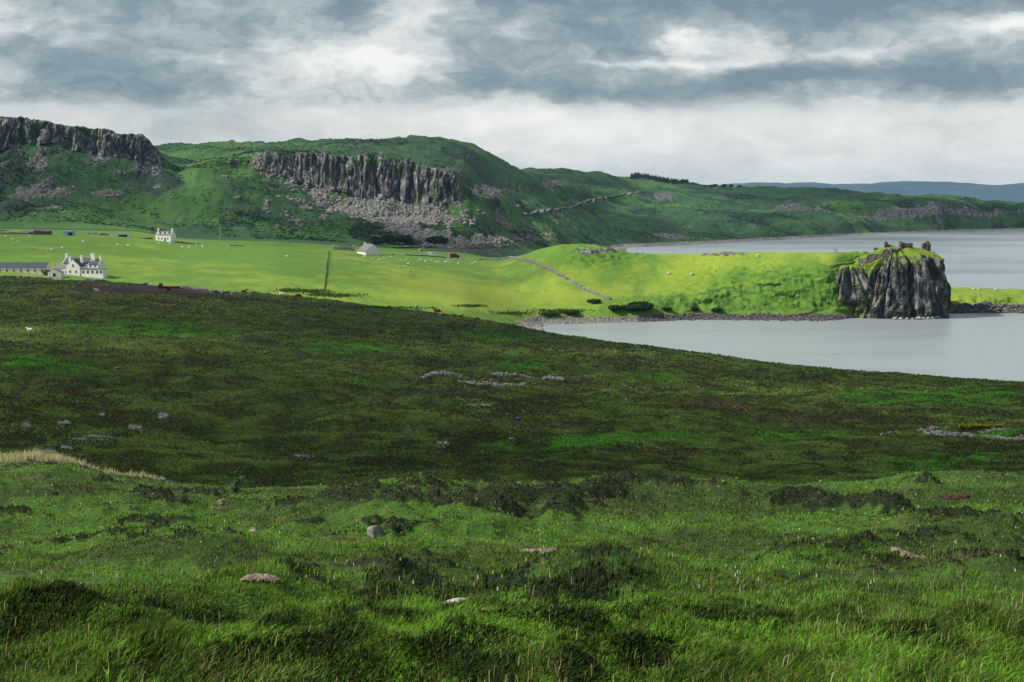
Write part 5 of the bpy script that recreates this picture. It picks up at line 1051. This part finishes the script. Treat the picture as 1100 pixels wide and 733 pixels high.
# ================================================================== near stones
def near_stone(px, py, w_, hgt_, label, mat, seed, depth=.7, cat='stone', lift=0.0):
    g_ = ground_at(px, py); me = boulder_mesh(seed, mat, 1.0, 'stone'); o = bpy.data.objects.new('stone', me); COL.objects.link(o); o.location = g_+Vector((0, 0, hgt_*.12+lift)); o.scale = (w_/2, w_/2*depth, hgt_/2); o.rotation_euler = (0.05, .04, seed*.7); tag(o, label, cat)
near_stone(402, 580, .36, .26, 'rounded grey stone half buried at the left foot of the heather mound', M_STONE, 31)
near_stone(488, 656, .20, .055, 'flat pale stone slab lying in the near turf', M_PALE, 32, .5, lift=.0)
near_stone(235, 545, .28, .26, 'small brownish stone in the turf near the thistle', M_PINK, 33)
near_stone(268, 575, .30, .13, 'small flat pinkish stone in the turf left of the mound', M_PINK, 34)
near_stone(69, 457, 1.1, .75, 'pale boulder beside the bare rock at the left of the moor', M_PALE, 35)
near_stone(171, 451, 1.2, .6, 'pale boulder above the long bare rock slab on the moor', M_PALE, 36); near_stone(478, 479, 1.2, .6, 'pale boulder lying alone in the lower moor', M_PALE, 37)
near_stone(549, 473, 1.4, .35, 'flat pale stone on the lower moor below the blue tub', M_PALE, 38); near_stone(416, 357, 1.4, .7, 'small white stone high on the moor', M_PALE, 39); near_stone(126, 396, 1.6, .4, 'orange-brown stone on the left moor', M_PINK, 40)
def patch(px, py, wpx, hpx, mat, label, n_=60, sz=.05):
    g0 = ground_at(px, py); wm = wpx*g0.y/F; dm = wm*.55; r_ = np.random.default_rng(int(px)); P_ = []
    for _ in range(n_):
        a = r_.uniform(0, 6.28); q = math.sqrt(r_.random()); x_ = g0.x+math.cos(a)*q*wm/2; y_ = g0.y+math.sin(a)*q*dm/2; P_.append((x_, y_, height_at(x_, y_)+sz*.25+.008))
    stones_np('rubble_patch', np.array(P_), sz*r_.uniform(.5, 1.3, n_), mat, sq=.55, seed=int(px), label=label, kind=None, cat='stones')
patch(275, 629, 38, 12, M_PINK, 'patch of flat pinkish broken stones in the near turf, left', 170, .022); patch(579, 600, 36, 12, M_PINK, 'patch of rusty pink rubble in the near turf, centre', 90, .05); patch(984, 604, 36, 16, M_PINK, 'patch of bleached stones and roots in the near turf, right', 60, .045); patch(1032, 540, 26, 7, plain('dark_red_peat', (.07, .03, .025), var=.5), 'patch of dark red peat exposed at the right of the near turf', 120, .07)
# ================================================================== hill roads
M_ROAD = plain('tarmac_road', (.17, .17, .165), var=.25, scale=.1)
def road(pts, wd=6.0, name='road'):
    pts = np.array(pts); xs_ = np.interp(np.linspace(0, len(pts)-1, 260), range(len(pts)), pts[:, 0]); ys_ = np.interp(np.linspace(0, len(pts)-1, 260), range(len(pts)), pts[:, 1])
    P_ = np.array([ground_at(a, b_)[:] for a, b_ in zip(xs_, ys_)])
    for k in range(3): P_[:, k] = np.convolve(np.pad(P_[:, k], 5, mode='edge'), np.ones(11)/11, 'valid')
    P_[:, 2] = [height_at(a, b_) for a, b_ in P_[:, :2]]
    d = np.gradient(P_[:, :2], axis=0); d /= np.linalg.norm(d, axis=1)[:, None]+1e-6; nn = np.stack([-d[:, 1], d[:, 0]], -1)
    L_ = [np.concatenate([P_[:, :2]+nn*o_*wd/2, P_[:, 2:3]+.9-abs(o_)*.2], 1) for o_ in (-1, 0, 1)]
    co = np.concatenate(L_); n_ = len(P_); i = np.arange(n_-1); f_ = np.concatenate([np.stack([i+k*n_, i+1+k*n_, i+1+(k+1)*n_, i+(k+1)*n_], -1) for k in (0, 1)])
    tag(mesh_np(name, co, f_, M_ROAD), kind='structure')
road([(560, 231.5), (575, 228.5), (600, 225), (615, 223), (622, 219.5), (630, 216.7), (648, 213), (667, 210), (689, 207)], 5)
road([(423, 266.5), (460, 265.5), (496, 265), (520, 263.2), (531, 261.5)], 5)
